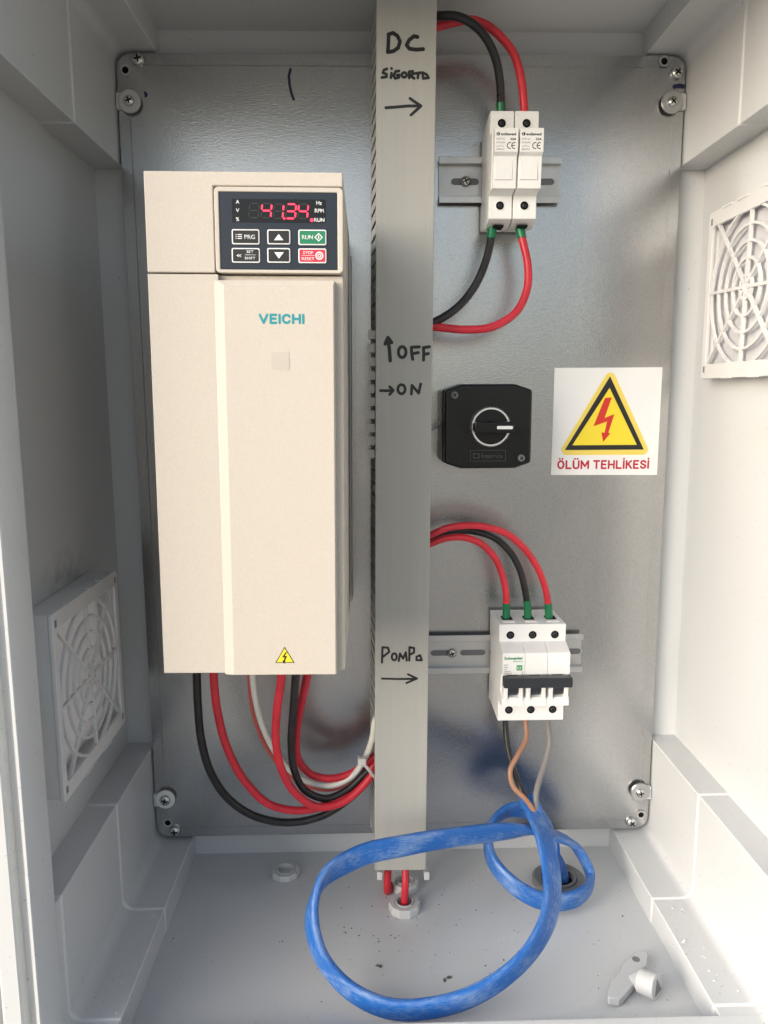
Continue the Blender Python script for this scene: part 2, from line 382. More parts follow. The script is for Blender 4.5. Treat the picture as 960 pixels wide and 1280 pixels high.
def top(o): return [(XS + o, ZW + .0025), (XS + o, ZC + o)] + fil(XI + o - R, ZC + o - R, R, 90, 0) + [(XI + o, ZT + o), (XO + .0025, ZT + o)]
def outward(o, c):
    """make the thickness grow away from the inside of the cabinet"""
    me = o.data; cc = Vector(c); s = 0
    for p in me.polygons: s += p.normal.dot(cc - p.center) * p.area
    if s < 0: me.flip_normals()
    md = o.modifiers.new('thick', 'SOLIDIFY'); md.thickness = .003; md.offset = -1; md.use_even_offset = True
    es = o.modifiers.new('edges', 'EDGE_SPLIT'); es.split_angle = math.radians(50)
    return o
def edge_bevel(o, w=.0007):
    b = o.modifiers.new('bevel', 'BEVEL'); b.width = w; b.segments = 2; b.limit_method = 'ANGLE'; b.angle_limit = math.radians(40)
CC = (0, -.1, -.33)
for sx in (1, -1):
    for f in (low, top):
        o = loft(f, ST, sx).build('corner_moulding', M['shell'], enc, ang=30); edge_bevel(o); outward(o, CC)
# floor and ceiling wells
FY = [(YB, 0), (YF, 0)]
o = MB().add([(-XS - .004, YB + .0025, ZF - .0001), (XS + .004, YB + .0025, ZF - .0001), (XS + .004, YF, ZF - .0001), (-XS - .004, YF, ZF - .0001)], [(0, 1, 2, 3)]).build('floor_panel', M['shell'], enc); outward(o, CC)
o = MB().add([(-XS - .004, YB + .0025, ZW + .0001), (XS + .004, YB + .0025, ZW + .0001), (XS + .004, YF, ZW + .0001), (-XS - .004, YF, ZW + .0001)], [(0, 1, 2, 3)]).build('ceiling_panel', M['shell'], enc); outward(o, CC)
# side panels, each with the square cut-out behind its fan
FAN = {1: (-.0945, -.190), -1: (-.119, -.4625)}
for sx in (1, -1):
    fy, fz = FAN[sx]; h = .052; x = sx * (XO + .0001)
    ys = [YB + .0025, fy + h, fy - h, YF]; zs = [ZM - .006, fz - h, fz + h, ZT + .006]
    vs = [(x, y, z) for y in ys for z in zs]; fs = []
    for i in range(3):
        for j in range(3):
            if (i, j) != (1, 1): fs.append((i * 4 + j, i * 4 + j + 1, (i + 1) * 4 + j + 1, (i + 1) * 4 + j))
    o = MB().add(vs, fs).build('side_panel', M['shell' if sx > 0 else 'shell_smudged'], enc); outward(o, CC)
o = MB().add([(-XO - .004, YB + .0001, ZF - .004), (XO + .004, YB + .0001, ZF - .004), (XO + .004, YB + .0001, ZW + .004), (-XO - .004, YB + .0001, ZW + .004)], [(0, 1, 2, 3)]).build('back_panel', M['shell'], enc); outward(o, CC)
# front rim: lip, gasket groove, outer ridge
def rim_loop(o): return rrect(-XI - o, XI + o, ZL - o, ZC + o, R, 6)
RST = [(YF - .0002, .030), (YF - .0002, .0019), (-.2385, .0022), (-.2400, .0030), (-.2400, .0048), (-.2385, .0055), (-.2320, .0058), (-.2320, .0125), (-.2385, .0128), (-.2400, .0140), (-.2400, .0235), (-.2380, .0255), (-.1900, .0275)]
vs = []; fs = []
for k, (y, o_) in enumerate(RST): Pq = rim_loop(o_); n = len(Pq); vs += [(a, y, b) for a, b in Pq]
for k in range(len(RST) - 1):
    for i in range(n):
        j = (i + 1) % n; fs.append((k * n + i, k * n + j, (k + 1) * n + j, (k + 1) * n + i))
MB().add(vs, fs).build('front_rim', M['shell'], enc, ang=30)
# bosses and tabs that carry the plate
for (px, py, sx) in ((162, 127, -1), (840, 128, 1), (207, 999, -1), (800, 990, 1)):
    c = at(px, py, -.001)
    b = MB(); b.box(min(sx * .2255, c.x - sx * .002), max(sx * .2255, c.x - sx * .002), -.0035, .010, c.z - .0062, c.z + .0062); b.build('mounting_tab', M['shell'], enc, bevel=.001)

# ------------------------------------------------------------------ mounting plate
HW, PH = .2245, .6608
plate = thing('mounting_plate', 'galvanized steel mounting plate screwed to the back of the cabinet', 'metal plate', (0, 0, -.33))
def plate_poly(d):
    r = .012
    x0, x1, z0, z1 = -HW + d, HW - d, -PH + d, -d
    return [(x, z + .33) for x, z in rrect(x0, x1, z0, z1, max(r - d, .002), 5)]
a, b_ = plate_poly(0), plate_poly(.0085); c_ = plate_poly(.0092); n = len(a)
vs = [(x, 0.0015, z) for x, z in a] + [(x, 0, z) for x, z in a] + [(x, 0, z) for x, z in b_] + [(x, -.0004, z) for x, z in c_]
fs = [tuple(range(n - 1, -1, -1))]
for k in range(3):
    for i in range(n): j = (i + 1) % n; fs.append((k * n + i, k * n + j, (k + 1) * n + j, (k + 1) * n + i))
fs.append(tuple(range(3 * n, 4 * n)))
MB().add(vs, fs).build('sheet', M['plate'], plate, ang=4)
def screw_head(parent, x, y, z, r, m, ang=0.0, name='screw', dark=True):
    """pan head with a cross recess, facing the viewer"""
    s = MB(); s.lathe([(r, y), (r, y - .3 * r), (r * .82, y - .62 * r), (r * .45, y - .76 * r), (r * .01, y - .78 * r)], lambda a, b, h: (x + a, h, z + b), 20)
    o = s.build(name, m, parent, ang=40)
    q = MB(); c, sn = math.cos(ang), math.sin(ang)
    for (l, w_) in ((.55 * r, .13 * r), (.13 * r, .55 * r)):
        poly = [(-l, -w_), (l, -w_), (l, w_), (-l, w_)]; yo = .00002 if l > w_ else 0
        q.xz([(x + a * c - b * sn, z + a * sn + b * c) for a, b in poly], y - .80 * r - yo, y - .5 * r)
    q.build('recess', M['dark'], o)
    return o
IL = W2L(plate)
for k, (px, py) in enumerate(((162, 127), (840, 128), (207, 999), (800, 990))):
    c = IL @ at(px, py, -.004)
    yo = -.0036
    wm = M['white'] if k == 2 else M['gland'] if k == 0 else M['washer']
    s = MB(); s.lathe([(.0035, yo), (.0086, yo), (.0086, yo - .0012), (.0080, yo - .0018), (.0036, yo - .0018)], lambda a, b, h: (c.x + a, h, c.z + b), 28, cap=False); s.build('washer', wm, plate, ang=40)
    screw_head(plate, c.x, yo - .0010, c.z, .0043 if k != 2 else .0050, M['screw'], .3 + .5 * k)
for k, (px, py) in enumerate(((172, 73), (847, 90), (218, 1040), (790, 1029))):
    c = IL @ at(px, py, -.003); screw_head(plate, c.x, -.0006, c.z, .0050, M['screw'], .2 + .7 * k)
for (px, py) in ((157, 88), (830, 77), (210, 1028), (801, 1018)):
    c = IL @ at(px, py, 0)
    s = MB(); s.lathe([(.0026, -.0006), (.0044, -.0006), (.0044, -.0008), (.0026, -.0008)], lambda a, b, h: (c.x + a, h, c.z + b), 18, cap=False); o = s.build('hole_edge', M['washer'], plate)
    MB().disc(c.x, c.z, .0026, -.0007, 0).build('hole', M['dark'], plate)
s = MB(); q = lambda pts: [((IL @ at(a, b, -.0005)).x, (IL @ at(a, b, -.0005)).z) for a, b in pts]
s.stroke(q([(363, 87), (361, 95), (362, 106), (364, 116), (367, 124)]), .0021, -.0006, 0).build('marker_line', M['navy'], plate)
MB().stroke(q([(181, 116), (183, 118), (182, 120)]), .002, -.0006, 0).build('marker_dot', M['navy'], plate)
MB().stroke(q([(843, 108), (850, 107), (854, 108)]), .003, -.0006, 0).build('marker_dash', M['navy'], plate)

# ------------------------------------------------------------------ motor drive
DT = .0083
drive = thing('motor_drive', 'tall beige variable frequency drive with keypad showing 41.34', 'motor drive', (-.1000, 0, -.2900), (0, DT, 0))
DI = W2L(drive); YD = -.195
def D(px, py, y=YD): c = DI @ at(px, py, y); return c.x, c.z
xl, zt = D(180, 213); xr, _ = D(427.5, 214); _, zb = D(230, 842); _, zsplit = D(300, 342)
xl = (D(180, 213)[0] + D(204, 842)[0]) / 2; xr = (D(427.5, 214)[0] + D(432, 843)[0]) / 2
xp0, zp0 = D(276, 350); xp1 = D(418, 500)[0]
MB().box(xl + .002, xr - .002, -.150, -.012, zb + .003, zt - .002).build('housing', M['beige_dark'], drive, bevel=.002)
MB().box(xl + .006, xr + .0016, -.012, -.001, zb - .004, zt - .014).build('back_flange', M['washer'], drive, bevel=.0008)
# upper cover with the recess of the keypad
kx0, kz1 = D(267, 233); kx1 = xr + .0002
kz1s = kz1
u = MB(); u.xz([(xl, zsplit + .0004), (kx0 - .0004, zsplit + .0004), (kx0 - .0004, kz1s + .0004), (xr, kz1s + .0004), (xr, zt), (xl, zt)], YD, -.015); u.build('upper_cover', M['beige'], drive, bevel=.0008, seg=3)
# lower cover: flat left and right margins, raised middle with slanted edges
lc = MB(); zc0 = zsplit - .0004
lc.box(xl, xr, YD + .0045, -.015, zb, zc0); lc.build('lower_cover', M['beige'], drive, bevel=.0008, seg=3)
lm = MB(); xe = D(268, 400)[0]
lm.box(xl, xe + .0030, YD, YD + .0047, zb + .0002, zc0).build('cover_margin', M['beige'], drive, bevel=.0006, seg=3)
lp = MB()
b0 = [(xe + .0003, zb - .0006), (xp1 + .0006, zb - .0006), (xp1 + .0006, zc0 - .0032), (xe + .0003, zc0 - .0032)]
b1 = [(xe + .0062, zb - .0003), (xp1, zb - .0003), (xp1, zc0 - .0062), (xe + .0062, zc0 - .0062)]
vs = [(a, YD + .0050, b) for a, b in b0] + [(a, YD - .0001, b) for a, b in b0] + [(a, YD - .0022, b) for a, b in b1]
fs = [(3, 2, 1, 0), (8, 9, 10, 11)] + [(k * 4 + i, k * 4 + (i + 1) % 4, (k + 1) * 4 + (i + 1) % 4, (k + 1) * 4 + i) for k in range(2) for i in range(4)]
lp.add(vs, fs).build('raised_panel', M['beige'], drive, bevel=.0005, seg=2, ang=8)
YP = YD - .0022
# keypad
kp = MB(); kz0 = zsplit + .0004
kp.frame(rrect(kx0, kx1, kz0, kz1, .0025), rrect(D(273.2, 240)[0], D(421.6, 240)[0], D(300, 336.8)[1], D(300, 239.8)[1], .0006), YD - .0004, -.03)
keypad = kp.build('keypad', M['beige'], drive, bevel=.0006)
px0, pz1 = D(273.2, 239.6); px1, pz0 = D(421.8, 336.9)
MB().xz(rrect(px0, px1, pz0, pz1, .0006), YD + .0003, YD + .006).build('keypad_face', M['panel'], keypad)
YK = YD + .0003
def K(x, y): return D(260 + x / 5.333, 220 + y / 5.333, YK)
dx0, dz1 = K(158, 152); dx1, dz0 = K(783, 313)
MB().xz(rrect(dx0, dx1, dz0, dz1, .0004), YK - .0002, YK).build('display', M['screen'], keypad)
SEG = {'a': (0, 1, 1, 1), 'b': (1, 1, 1, .5), 'c': (1, .5, 1, 0), 'd': (0, 0, 1, 0), 'e': (0, .5, 0, 0), 'f': (0, 1, 0, .5), 'g': (0, .5, 1, .5)}
LIT = {'4': 'bcfg', '1': 'bc', '3': 'abcdg', ' ': ''}
def digit(ch, xc, zc, wd, hh):
    for k, (a0, b0, a1, b1) in SEG.items():
        lean = lambda a, b: (xc + (a - .5) * wd + (b - .5) * hh * .10, zc + (b - .5) * hh)
        p, q = Vector(lean(a0, b0)), Vector(lean(a1, b1)); d = (q - p).normalized(); p = p + d * .00045; q = q - d * .00045
        on = k in LIT[ch]
        t = .00088 if on else .0006; nrm = Vector((-d.y, d.x)) * t / 2
        poly = [p, p + d * t / 2 + nrm, q - d * t / 2 + nrm, q, q - d * t / 2 - nrm, p + d * t / 2 - nrm]
        MB().xz([(v.x, v.y) for v in poly], YK - .0004, YK - .0001).build('segment', M['led'] if on else M['led_off'], keypad)
hd = abs(K(0, 190)[1] - K(0, 285)[1])
for ch, xx, yy in ((' ', 308, 232), ('4', 390, 232), ('1', 470, 236), ('3', 553, 236), ('4', 634, 236)):
    xc, zc = K(xx, yy); digit(ch, xc, zc, .0053, hd)
for xx, yy, r_, mm in ((508, 284, .00062, 'led'), (692, 295, .0010, 'led')):
    xc, zc = K(xx, yy); MB().disc(xc, zc, r_, YK - .0004, YK - .0001, 12).build('indicator', M[mm], keypad)
for s_, xx, yy in (('A', 198, 172), ('V', 198, 229), ('%', 198, 288), ('Hz', 741, 180), ('RPM', 743, 231), ('RUN', 743, 293)):
    xc, zc = K(xx, yy); text('legend', s_, keypad, M['print_white'], xc, YK - .0002, zc, .0021, bold=.02)
for nm, x0, y0, x1, y1, mm in (('program_key', 158, 355, 345, 458, 'key_black'), ('shift_key', 158, 480, 348, 580, 'key_black'), ('up_key', 395, 357, 550, 458, 'key_black'),
                               ('down_key', 395, 480, 550, 580, 'key_black'), ('run_key', 602, 358, 790, 463, 'key_green'), ('stop_key', 602, 483, 790, 583, 'key_red')):
    a0, b1 = K(x0, y0); a1, b0 = K(x1, y1)
    kb = MB(); kb.xz(rrect(a0, a1, b0, b1, .0010), YK - .0006, YK); kb = kb.build(nm, M['print_white'], keypad, bevel=.0002)
    e = .0007; MB().xz(rrect(a0 + e, a1 - e, b0 + e, b1 - e, .0006), YK - .0008, YK - .0003).build('key_top', M[mm], kb)
    yk = YK - .0008
    T = lambda s_, xx, yy, h_, w_=None: text('legend', s_, kb, M['print_white'], *(lambda c: (c[0], yk, c[1]))(K(xx, yy)), h_, w_, bold=.012)
    def bar(x0, y0, x1, y1):
        c0, c1 = K(x0, y0), K(x1, y1); MB().box(c0[0], c1[0], yk - .0001, yk, c1[1], c0[1]).build('printed_bar', M['print_white'], kb)
    if nm == 'program_key':
        T('PRG', 280, 407, .0024, .0060)
        for yy in (392, 405, 418): bar(186, yy - 3, 192, yy + 3); bar(199, yy - 3, 228, yy + 3)
    elif nm == 'shift_key':
        T('«', 210, 527, .0024, .0030); T('SET', 282, 506, .0015, .0040); T('SHIFT', 282, 549, .0015, .0060); bar(247, 526, 318, 529)
    elif nm in ('up_key', 'down_key'):
        pts = [K(441, 430), K(504, 430), K(472, 388)] if nm == 'up_key' else [K(443, 510), K(506, 510), K(474, 553)]
        MB().xz(pts, yk - .0001, yk).build('arrow', M['print_white'], kb)
    elif nm == 'run_key':
        T('RUN', 664, 409, .0024, .0062)
        c = K(738, 410); dd = .0024; e2 = .0017
        MB().frame([(c[0] - dd, c[1]), (c[0], c[1] - dd), (c[0] + dd, c[1]), (c[0], c[1] + dd)], [(c[0] - e2, c[1]), (c[0], c[1] - e2), (c[0] + e2, c[1]), (c[0], c[1] + e2)], yk - .0001, yk).build('start_symbol', M['print_white'], kb)
        MB().box(c[0] - .0003, c[0] + .0003, yk - .0001, yk, c[1] - .0009, c[1] + .0009).build('start_bar', M['print_white'], kb)
    else:
        T('STOP', 669, 512, .0016, .0058); T('RESET', 669, 553, .0016, .0072); bar(625, 530, 712, 533)
        c = K(743, 533); ring = lambda r: [(c[0] + r * math.cos(math.pi * i / 8), c[1] + r * math.sin(math.pi * i / 8)) for i in range(16)]
        MB().frame(ring(.0023), ring(.0016), yk - .0001, yk).build('stop_symbol', M['print_white'], kb); MB().frame(ring(.0011), ring(.0006), yk - .0001, yk).build('stop_mark', M['print_white'], kb)
x_, z_ = D(352, 398.5, YP); stroke_words(drive, 'VEICHI', M['teal'], x_ - .0124, x_ + .0124, z_ - .0023, .0045, .00138, YP, 'brand_lettering')
x_, z_ = D(350.5, 451.5, YP); MB().xz(rrect(x_ - .0051, x_ + .0051, z_ - .0051, z_ + .0051, .0004), YP - .0002, YP).build('blank_label', M['beige_dark'], drive)
def tri(c, s, r=0): return c
def warn(parent, xc, zc, wd, y):
    h = wd * .87; out = [(xc - wd / 2, zc - h / 2), (xc + wd / 2, zc - h / 2), (xc, zc + h / 2)]
    MB().xz(out, y - .0001, y).build('warning_border', M['signblack'], parent)
    k = .86; cz = zc - h / 6
    MB().xz([(xc + (a - xc) * k, cz + (b - cz) * k) for a, b in out], y - .0002, y - .0001).build('warning_triangle', M['yellow'], parent)
    bolt = [(.04, .26), (-.14, -.02), (-.01, -.02), (-.08, -.20), (-.14, -.17), (-.06, -.36), (.06, -.2), (0, -.21), (.12, .06), (-.01, .05), (.11, .26)]
    MB().xz([(xc + a * wd, cz + (b + .03) * wd) for a, b in bolt], y - .0003, y - .0002).build('bolt_symbol', M['signblack'], parent)
x_, z_ = D(356, 818.5, YP); warn(drive, x_, z_, .0118, YP)

# ------------------------------------------------------------------ wiring duct
duct = thing('wiring_duct', 'tall grey slotted wiring duct with handwritten marker notes on its cover', 'cable duct', (-.0040, 0, -.30), (0, .0088, 0))
UI = W2L(duct); YU = -.0745
def U(px, py, y=YU): c = UI @ at(px, py, y); return c.x, c.z
ux0 = (U(470, 10)[0] + U(468.5, 1080)[0]) / 2; ux1 = (U(546.5, 10)[0] + U(532, 1080)[0]) / 2
uz0 = U(500, 1088)[1]; uz1 = .318
cv = MB(); cv.box(ux0, ux1, YU, YU + .0022, uz0, uz1)
cv.box(ux0, ux0 + .0015, YU + .0022, YU + .006, uz0, uz1); cv.box(ux1 - .0015, ux1, YU + .0022, YU + .010, uz0, uz1)
cv.build('cover', M['duct'], duct, bevel=.0008, seg=3)
for e_ in (ux0 + .0036, ux1 - .0046):
    MB().box(e_, e_ + .001, YU - .00006, YU + .001, uz0, uz1).build('cover_rib', M['duct'], duct, bevel=.0002)
bs = MB(); bs.box(ux0 - .003, ux1 - .002, -.0035, -.0008, uz0 + .004, uz1); bs.box(ux0 - .003, ux0 - .001, -.018, -.0035, uz0 + .004, uz1); bs.box(ux1 - .004, ux1 - .002, -.018, -.0035, uz0 + .004, uz1)
bs.build('base', M['duct'], duct)
bent_lo, bent_hi = U(468, 575)[1], U(468, 408)[1]
pitch = (bent_hi - bent_lo) / 10
f_l = MB().add([(ux0 - .0030, -.0175, 0), (ux0 - .0014, -.0175, 0), (ux0 + .0016, YU + .0030, 0), (ux0 + .0032, YU + .0030, 0),
                (ux0 - .0030, -.0175, pitch * .66), (ux0 - .0014, -.0175, pitch * .66), (ux0 + .0016, YU + .0030, pitch * .66), (ux0 + .0032, YU + .0030, pitch * .66)],
               [(0, 1, 3, 2), (4, 6, 7, 5), (0, 4, 5, 1), (2, 3, 7, 6), (0, 2, 6, 4), (1, 5, 7, 3)]).build('finger', M['duct'], duct)
f_r = MB().box(ux1 - .0036, ux1 - .002, YU + .0032, -.0175, 0, pitch * .66).build('finger', M['duct'], duct)
fb = MB(); fb.add([(ux0 + .002, -.0175, 0), (ux0 + .0036, -.0175, 0), (ux0 - .0046, YU + .006, 0), (ux0 - .0030, YU + .006, 0),
                   (ux0 + .002, -.0175, pitch * .66), (ux0 + .0036, -.0175, pitch * .66), (ux0 - .0046, YU + .006, pitch * .66), (ux0 - .0030, YU + .006, pitch * .66)],
                  [(0, 1, 3, 2), (4, 6, 7, 5), (0, 4, 5, 1), (2, 3, 7, 6), (0, 2, 6, 4), (1, 5, 7, 3)])
fb.box(ux0 - .0058, ux0 - .0002, YU + .0042, YU + .0058, .0001, pitch * .66 - .0001)
fbo = fb.build('bent_finger', M['duct'], duct); fbo.location.z = bent_hi - pitch * .9
k0 = int((bent_hi - uz0) / pitch); first_l = first_r = True
z = bent_hi - pitch * .9; nb = 1
zz = [bent_hi - pitch * (.9 + i) for i in range(-60, 80)]
for zi in zz:
    if zi < uz0 + .006 or zi > uz1 - .01: continue
    i = round((bent_hi - zi) / pitch - .9)
    if first_r: f_r.location.z = zi; first_r = False
    else: copy_part(f_r, duct, (0, 0, zi))
    if 0 <= i <= 9:
        if i: copy_part(fbo, duct, (random.uniform(-.0006, .0006), 0, zi + random.uniform(-.0004, .0004)))
    elif first_l: f_l.location.z = zi; first_l = False
    else: copy_part(f_l, duct, (0, 0, zi))
for px in (474.5, 533):
    x_, z_ = U(px, 1091, -.066); MB().box(x_ - .0022, x_ + .0022, -.070, -.062, z_ - .004, z_ + .003).build('clip_foot', M['gland'], duct, bevel=.0005)
# handwriting
def ink(strokes, conv, wd):
    m = MB()
    for st in strokes: m.stroke([U(*conv(a, b)) for a, b in st], wd * 1.15, YU - .00018, YU + .0002)
    return m.build('handwriting', M['ink'], duct)
cA = lambda a, b: (440 + a / 8, b / 8)
ink([[(366, 350), (364, 430), (358, 520)], [(364, 345), (410, 330), (455, 360), (480, 415), (462, 478), (412, 513), (358, 521)]], cA, .0022)
ink([[(655, 370), (620, 362), (572, 400), (545, 450), (575, 488), (640, 497), (712, 492)]], cA, .0022)
ink([[(350, 690), (320, 700), (308, 728), (345, 742), (345, 768), (298, 776)], [(395, 732), (389, 778)], [(394, 685), (397, 687)],
     [(470, 710), (435, 715), (416, 758), (432, 785), (470, 775), (474, 750), (450, 752)], circ(522, 750, 24, 24), [(572, 780), (570, 718), (608, 713), (610, 742), (575, 752), (622, 785)],
     [(632, 735), (692, 727)], [(663, 732), (658, 780)], [(705, 728), (712, 785), (766, 779), (745, 745), (705, 726)]], cA, .0016)
ink([[(338, 1078), (450, 1070), (560, 1060), (690, 1060)], [(580, 985), (630, 1020), (690, 1060), (640, 1105), (590, 1150)]], cA, .0017)
cB = lambda a, b: (440 + a / 5.82, 380 + b / 5.82)
ink([[(278, 412), (272, 330), (262, 250)], [(242, 290), (262, 245), (288, 280)]], cB, .0023)
ink([circ(365, 350, 28, 40), [(442, 402), (434, 360), (432, 315), (490, 312)], [(436, 362), (482, 354)], [(520, 408), (522, 360), (520, 318), (563, 311)], [(522, 367), (555, 361)]], cB, .0020)
ink([[(207, 630), (250, 631), (295, 628)], [(274, 602), (300, 628), (274, 658)], circ(360, 620, 27, 34), [(432, 655), (436, 592), (485, 648), (500, 582)]], cB, .0018)
cC = lambda a, b: (450 + a / 3.2, 560 + b / 3.2)
ink([[(88, 858), (90, 797), (112, 799), (117, 815), (92, 835)], circ(137, 835, 10, 14, 10), [(155, 852), (160, 822), (172, 842), (183, 817), (187, 850)],
     [(197, 850), (198, 797), (216, 800), (216, 818), (199, 827)], [(246, 849), (226, 848), (226, 835), (240, 829), (247, 848)]], cC, .0015)
ink([[(88, 922), (150, 924), (226, 923)], [(192, 905), (228, 922), (186, 940)]], cC, .0014)

# ------------------------------------------------------------------ DIN rails
def din_rail(label, x0, x1, zc, holes, screws):
    r = thing('din_rail', label, 'mounting rail', (x0, 0, zc), group='DIN rails on the plate')
    L_ = x1 - x0
    sec = [(-.0006, -.0135), (-.0006, .0135), (-.0065, .0135), (-.0065, .0175), (-.0078, .0175), (-.0078, .0122), (-.0019, .0122), (-.0019, -.0122), (-.0078, -.0122), (-.0078, -.0175), (-.0065, -.0175), (-.0065, -.0135)]
    m = MB(); m.yz(sec, 0, L_); m.build('channel', M['rail'], r, bevel=.0004)
    for hx in holes:
        poly = [(hx + .009 + .0031 * math.cos(math.radians(a)), .0031 * math.sin(math.radians(a))) for a in range(-90, 91, 18)] + [(hx - .009 + .0031 * math.cos(math.radians(a)), .0031 * math.sin(math.radians(a))) for a in range(90, 271, 18)]
        pin = [(hx + (a - hx) * .93, b * .84) for a, b in poly]
        MB().frame(poly, pin, -.0022, -.0018).build('slot_edge', M['rail'], r)
        MB().xz(pin, -.0020, -.0015).build('slot', M['gland_dark'], r)
    for sx_ in screws: screw_head(r, sx_, -.0021, 0, .0042, M['screw'], .4)
    return r
rz1 = (at(600, 200, -.007).z + at(600, 250, -.007).z) / 2
x0 = at(548.5, 225, -.007).x; x1 = at(702, 225, -.007).x
din_rail('upper zinc mounting rail carrying the two white fuse holders', x0, x1, rz1, (.0215, .052, .0825), (at(582, 227, -.003).x - x0,))
rz2 = (at(700, 797, -.007).z + at(700, 836, -.007).z) / 2
x0b = .0175; x1b = at(728.5, 815, -.007).x
din_rail('lower zinc mounting rail carrying the white three pole breaker', x0b, x1b, rz2, (.017, .043, .069, .1275), (at(565, 820, -.003).x - x0b,))

# ------------------------------------------------------------------ fuse holders
def fuse_holder(xc, label):
    f = thing('fuse_holder', label, 'fuse holder', (xc, -.0012, -.0970), (0, .006, 0), group='white fuse holders on the upper rail')
    h = .00885
    # side outline (y, z): z relative to -0.097
    body = [(-.004, .0330), (-.030, .0385), (-.0465, .0395), (-.0465, .0225), (-.0560, .0225), (-.0560, -.0185), (-.0465, -.0205), (-.0465, -.0368), (-.0330, -.0415), (-.004, -.0380), (-.004, -.018), (-.008, -.018), (-.008, .016), (-.004, .016)]
    MB().yz(body, -h, h).build('body', M['white'], f, bevel=.0007)
    lev = [(-.0540, .0222), (-.0640, .0222), (-.0648, .0205), (-.0648, .0055), (-.0610, .0035), (-.0595, -.0115), (-.0595, -.0185), (-.0540, -.0185)]
    lever = MB().yz(lev, -h + .0007, h + .0002).build('lever', M['white'], f, bevel=.0006)
    MB().box(-h + .0018, h - .0030, -.0608, -.0590, -.0125, .0030).build('pull_tab', M['white'], f, bevel=.0004)
    for zc, s_ in ((.0306, 0), (-.0275, 1)):
        MB().lathe([(.0031, -.0463), (.0036, -.0463), (.0036, -.0472), (.0031, -.0472)], lambda a, b, y: (a - .0004, y, b + zc), 20, cap=False).build('screw_collar', M['white'], f)
        MB().disc(-.0004, zc, .0031, -.0468, -.046).build('screw_well', M['dark'], f)
        screw_head(f, -.0004, -.0466, zc, .0017, M['grip'], .5)
    MB().box(-.0038, .0038, -.0405, -.0290, -.0415, -.0400).build('wire_port', M['dark'], f)
    yl = -.0648
    text('maker_name', 'solieved', f, M['print_black'], .0016, yl, .0176, .0019, .0108, bold=.028)
    lg = MB().disc(-.0058, .0176, .0013, yl - .0001, yl, 14).build('maker_mark', M['print_black'], f)
    MB().box(-.0062, -.0058, yl - .0002, yl - .0001, .0164, .0188).build('mark_gap', M['white'], lg)
    text('rating', '32A', f, M['print_black'], .0052, yl, .0142, .0015, .0044, bold=.03)
    for t_, zz_ in (('DPPV-32', .0142), ('Ø10x38', .0118), ('1000VDC', .0072)): text('small_print', t_, f, M['print_grey'], -.0040, yl, zz_, .0011, .0060)
    ce = MB(); rc = .0021; wt_ = .0006
    for cx_, mid in ((.0030, 0), (.0062, 1)):
        ce.stroke([(cx_ + rc * math.cos(math.radians(a)), .0097 + rc * math.sin(math.radians(a))) for a in range(80, 281, 20)], wt_, yl - .0001, yl, 4)
        if mid: ce.stroke([(cx_ - rc, .0097), (cx_ - .0002, .0097)], wt_, yl - .0001, yl, 4)
    ce.build('ce_mark', M['print_black'], f)
    m = MB()
    for a, b in (((-.0070, .0092), (-.0052, .0092)), ((-.0052, .0092), (-.0036, .0100)), ((-.0034, .0092), (-.0016, .0092))): m.stroke([a, b], .0002, yl - .0001, yl)
    m.build('switch_symbol', M['print_black'], f)
    return f
fuse_holder(.0707, 'left white fuse holder with the black cable entering its top')
fuse_holder(.0891, 'right white fuse holder with the red cable entering its top')

# ------------------------------------------------------------------ circuit breaker
cb = thing('circuit_breaker', 'white three pole circuit breaker with one dark toggle bar on the lower rail', 'circuit breaker', (.1020, -.0012, -.4900))
h = .0272
body = [(-.004, .0400), (-.0508, .0412), (-.0508, -.0412), (-.004, -.0400), (-.004, -.018), (-.008, -.018), (-.008, .018), (-.004, .018)]
MB().yz(body, -h, h).build('body', M['white2'], cb, bevel=.0006)
for k in range(3):
    x = -h + .00003 + k * .01813
    nose = [(-.0500, .0268), (-.0545, .0262), (-.0664, .0222), (-.0668, .0212), (-.0668, .0043), (-.0610, .0030), (-.0575, -.0100), (-.0610, -.0135), (-.0668, -.0148), (-.0668, -.0222), (-.0500, -.0228)]
    MB().yz(nose, x + .00008, x + .01805).build('pole_front', M['white2'], cb, bevel=.0005)
    for zc in (.0322, -.0318):
        xs_ = x + .0090
        MB().lathe([(.0033, -.0505), (.0043, -.0505), (.0043, -.0512), (.0033, -.0512)], lambda a, b, y: (a + xs_, y, b + zc), 20, cap=False).build('screw_collar', M['white2'], cb)
        MB().disc(xs_, zc, .0033, -.0510, -.050).build('screw_well', M['dark'], cb)
        screw_head(cb, xs_, -.0506, zc, .0020, M['grip'], .5)
    MB().box(x + .0050, x + .0131, -.040, -.028, .0404, .0416).build('wire_port', M['dark'], cb)
    MB().box(x + .0040, x + .0141, -.0450, -.0400, .0404, .0417).build('port_edge', M['white2'], cb, bevel=.0003)
    for e_ in (x + .0012, x + .0134): MB().box(e_, e_ + .0034, -.0690, -.0560, -.0162, .0022).build('toggle_cheek', M['white2'], cb, bevel=.0008)
    MB().lathe([(.0085, x + .0048), (.0085, x + .0133)], lambda a, b, hh: (hh, -.0612 + a * .85, -.0058 + b), 24).build('toggle', M['grip'], cb, bevel=.0004)
MB().xz(rrect(-.0272, .0274, -.0036, .0046, .0012), -.0760, -.0680).build('toggle_bar', M['grip'], cb, bevel=.0010)
yl = -.0669
text('maker_name', 'Schneider', cb, M['print_green'], -.0182, yl, .0183, .0022, .0150, bold=.03)
text('maker_line', 'Electric', cb, M['print_green'], -.0145, yl, .0156, .0012, .0080)
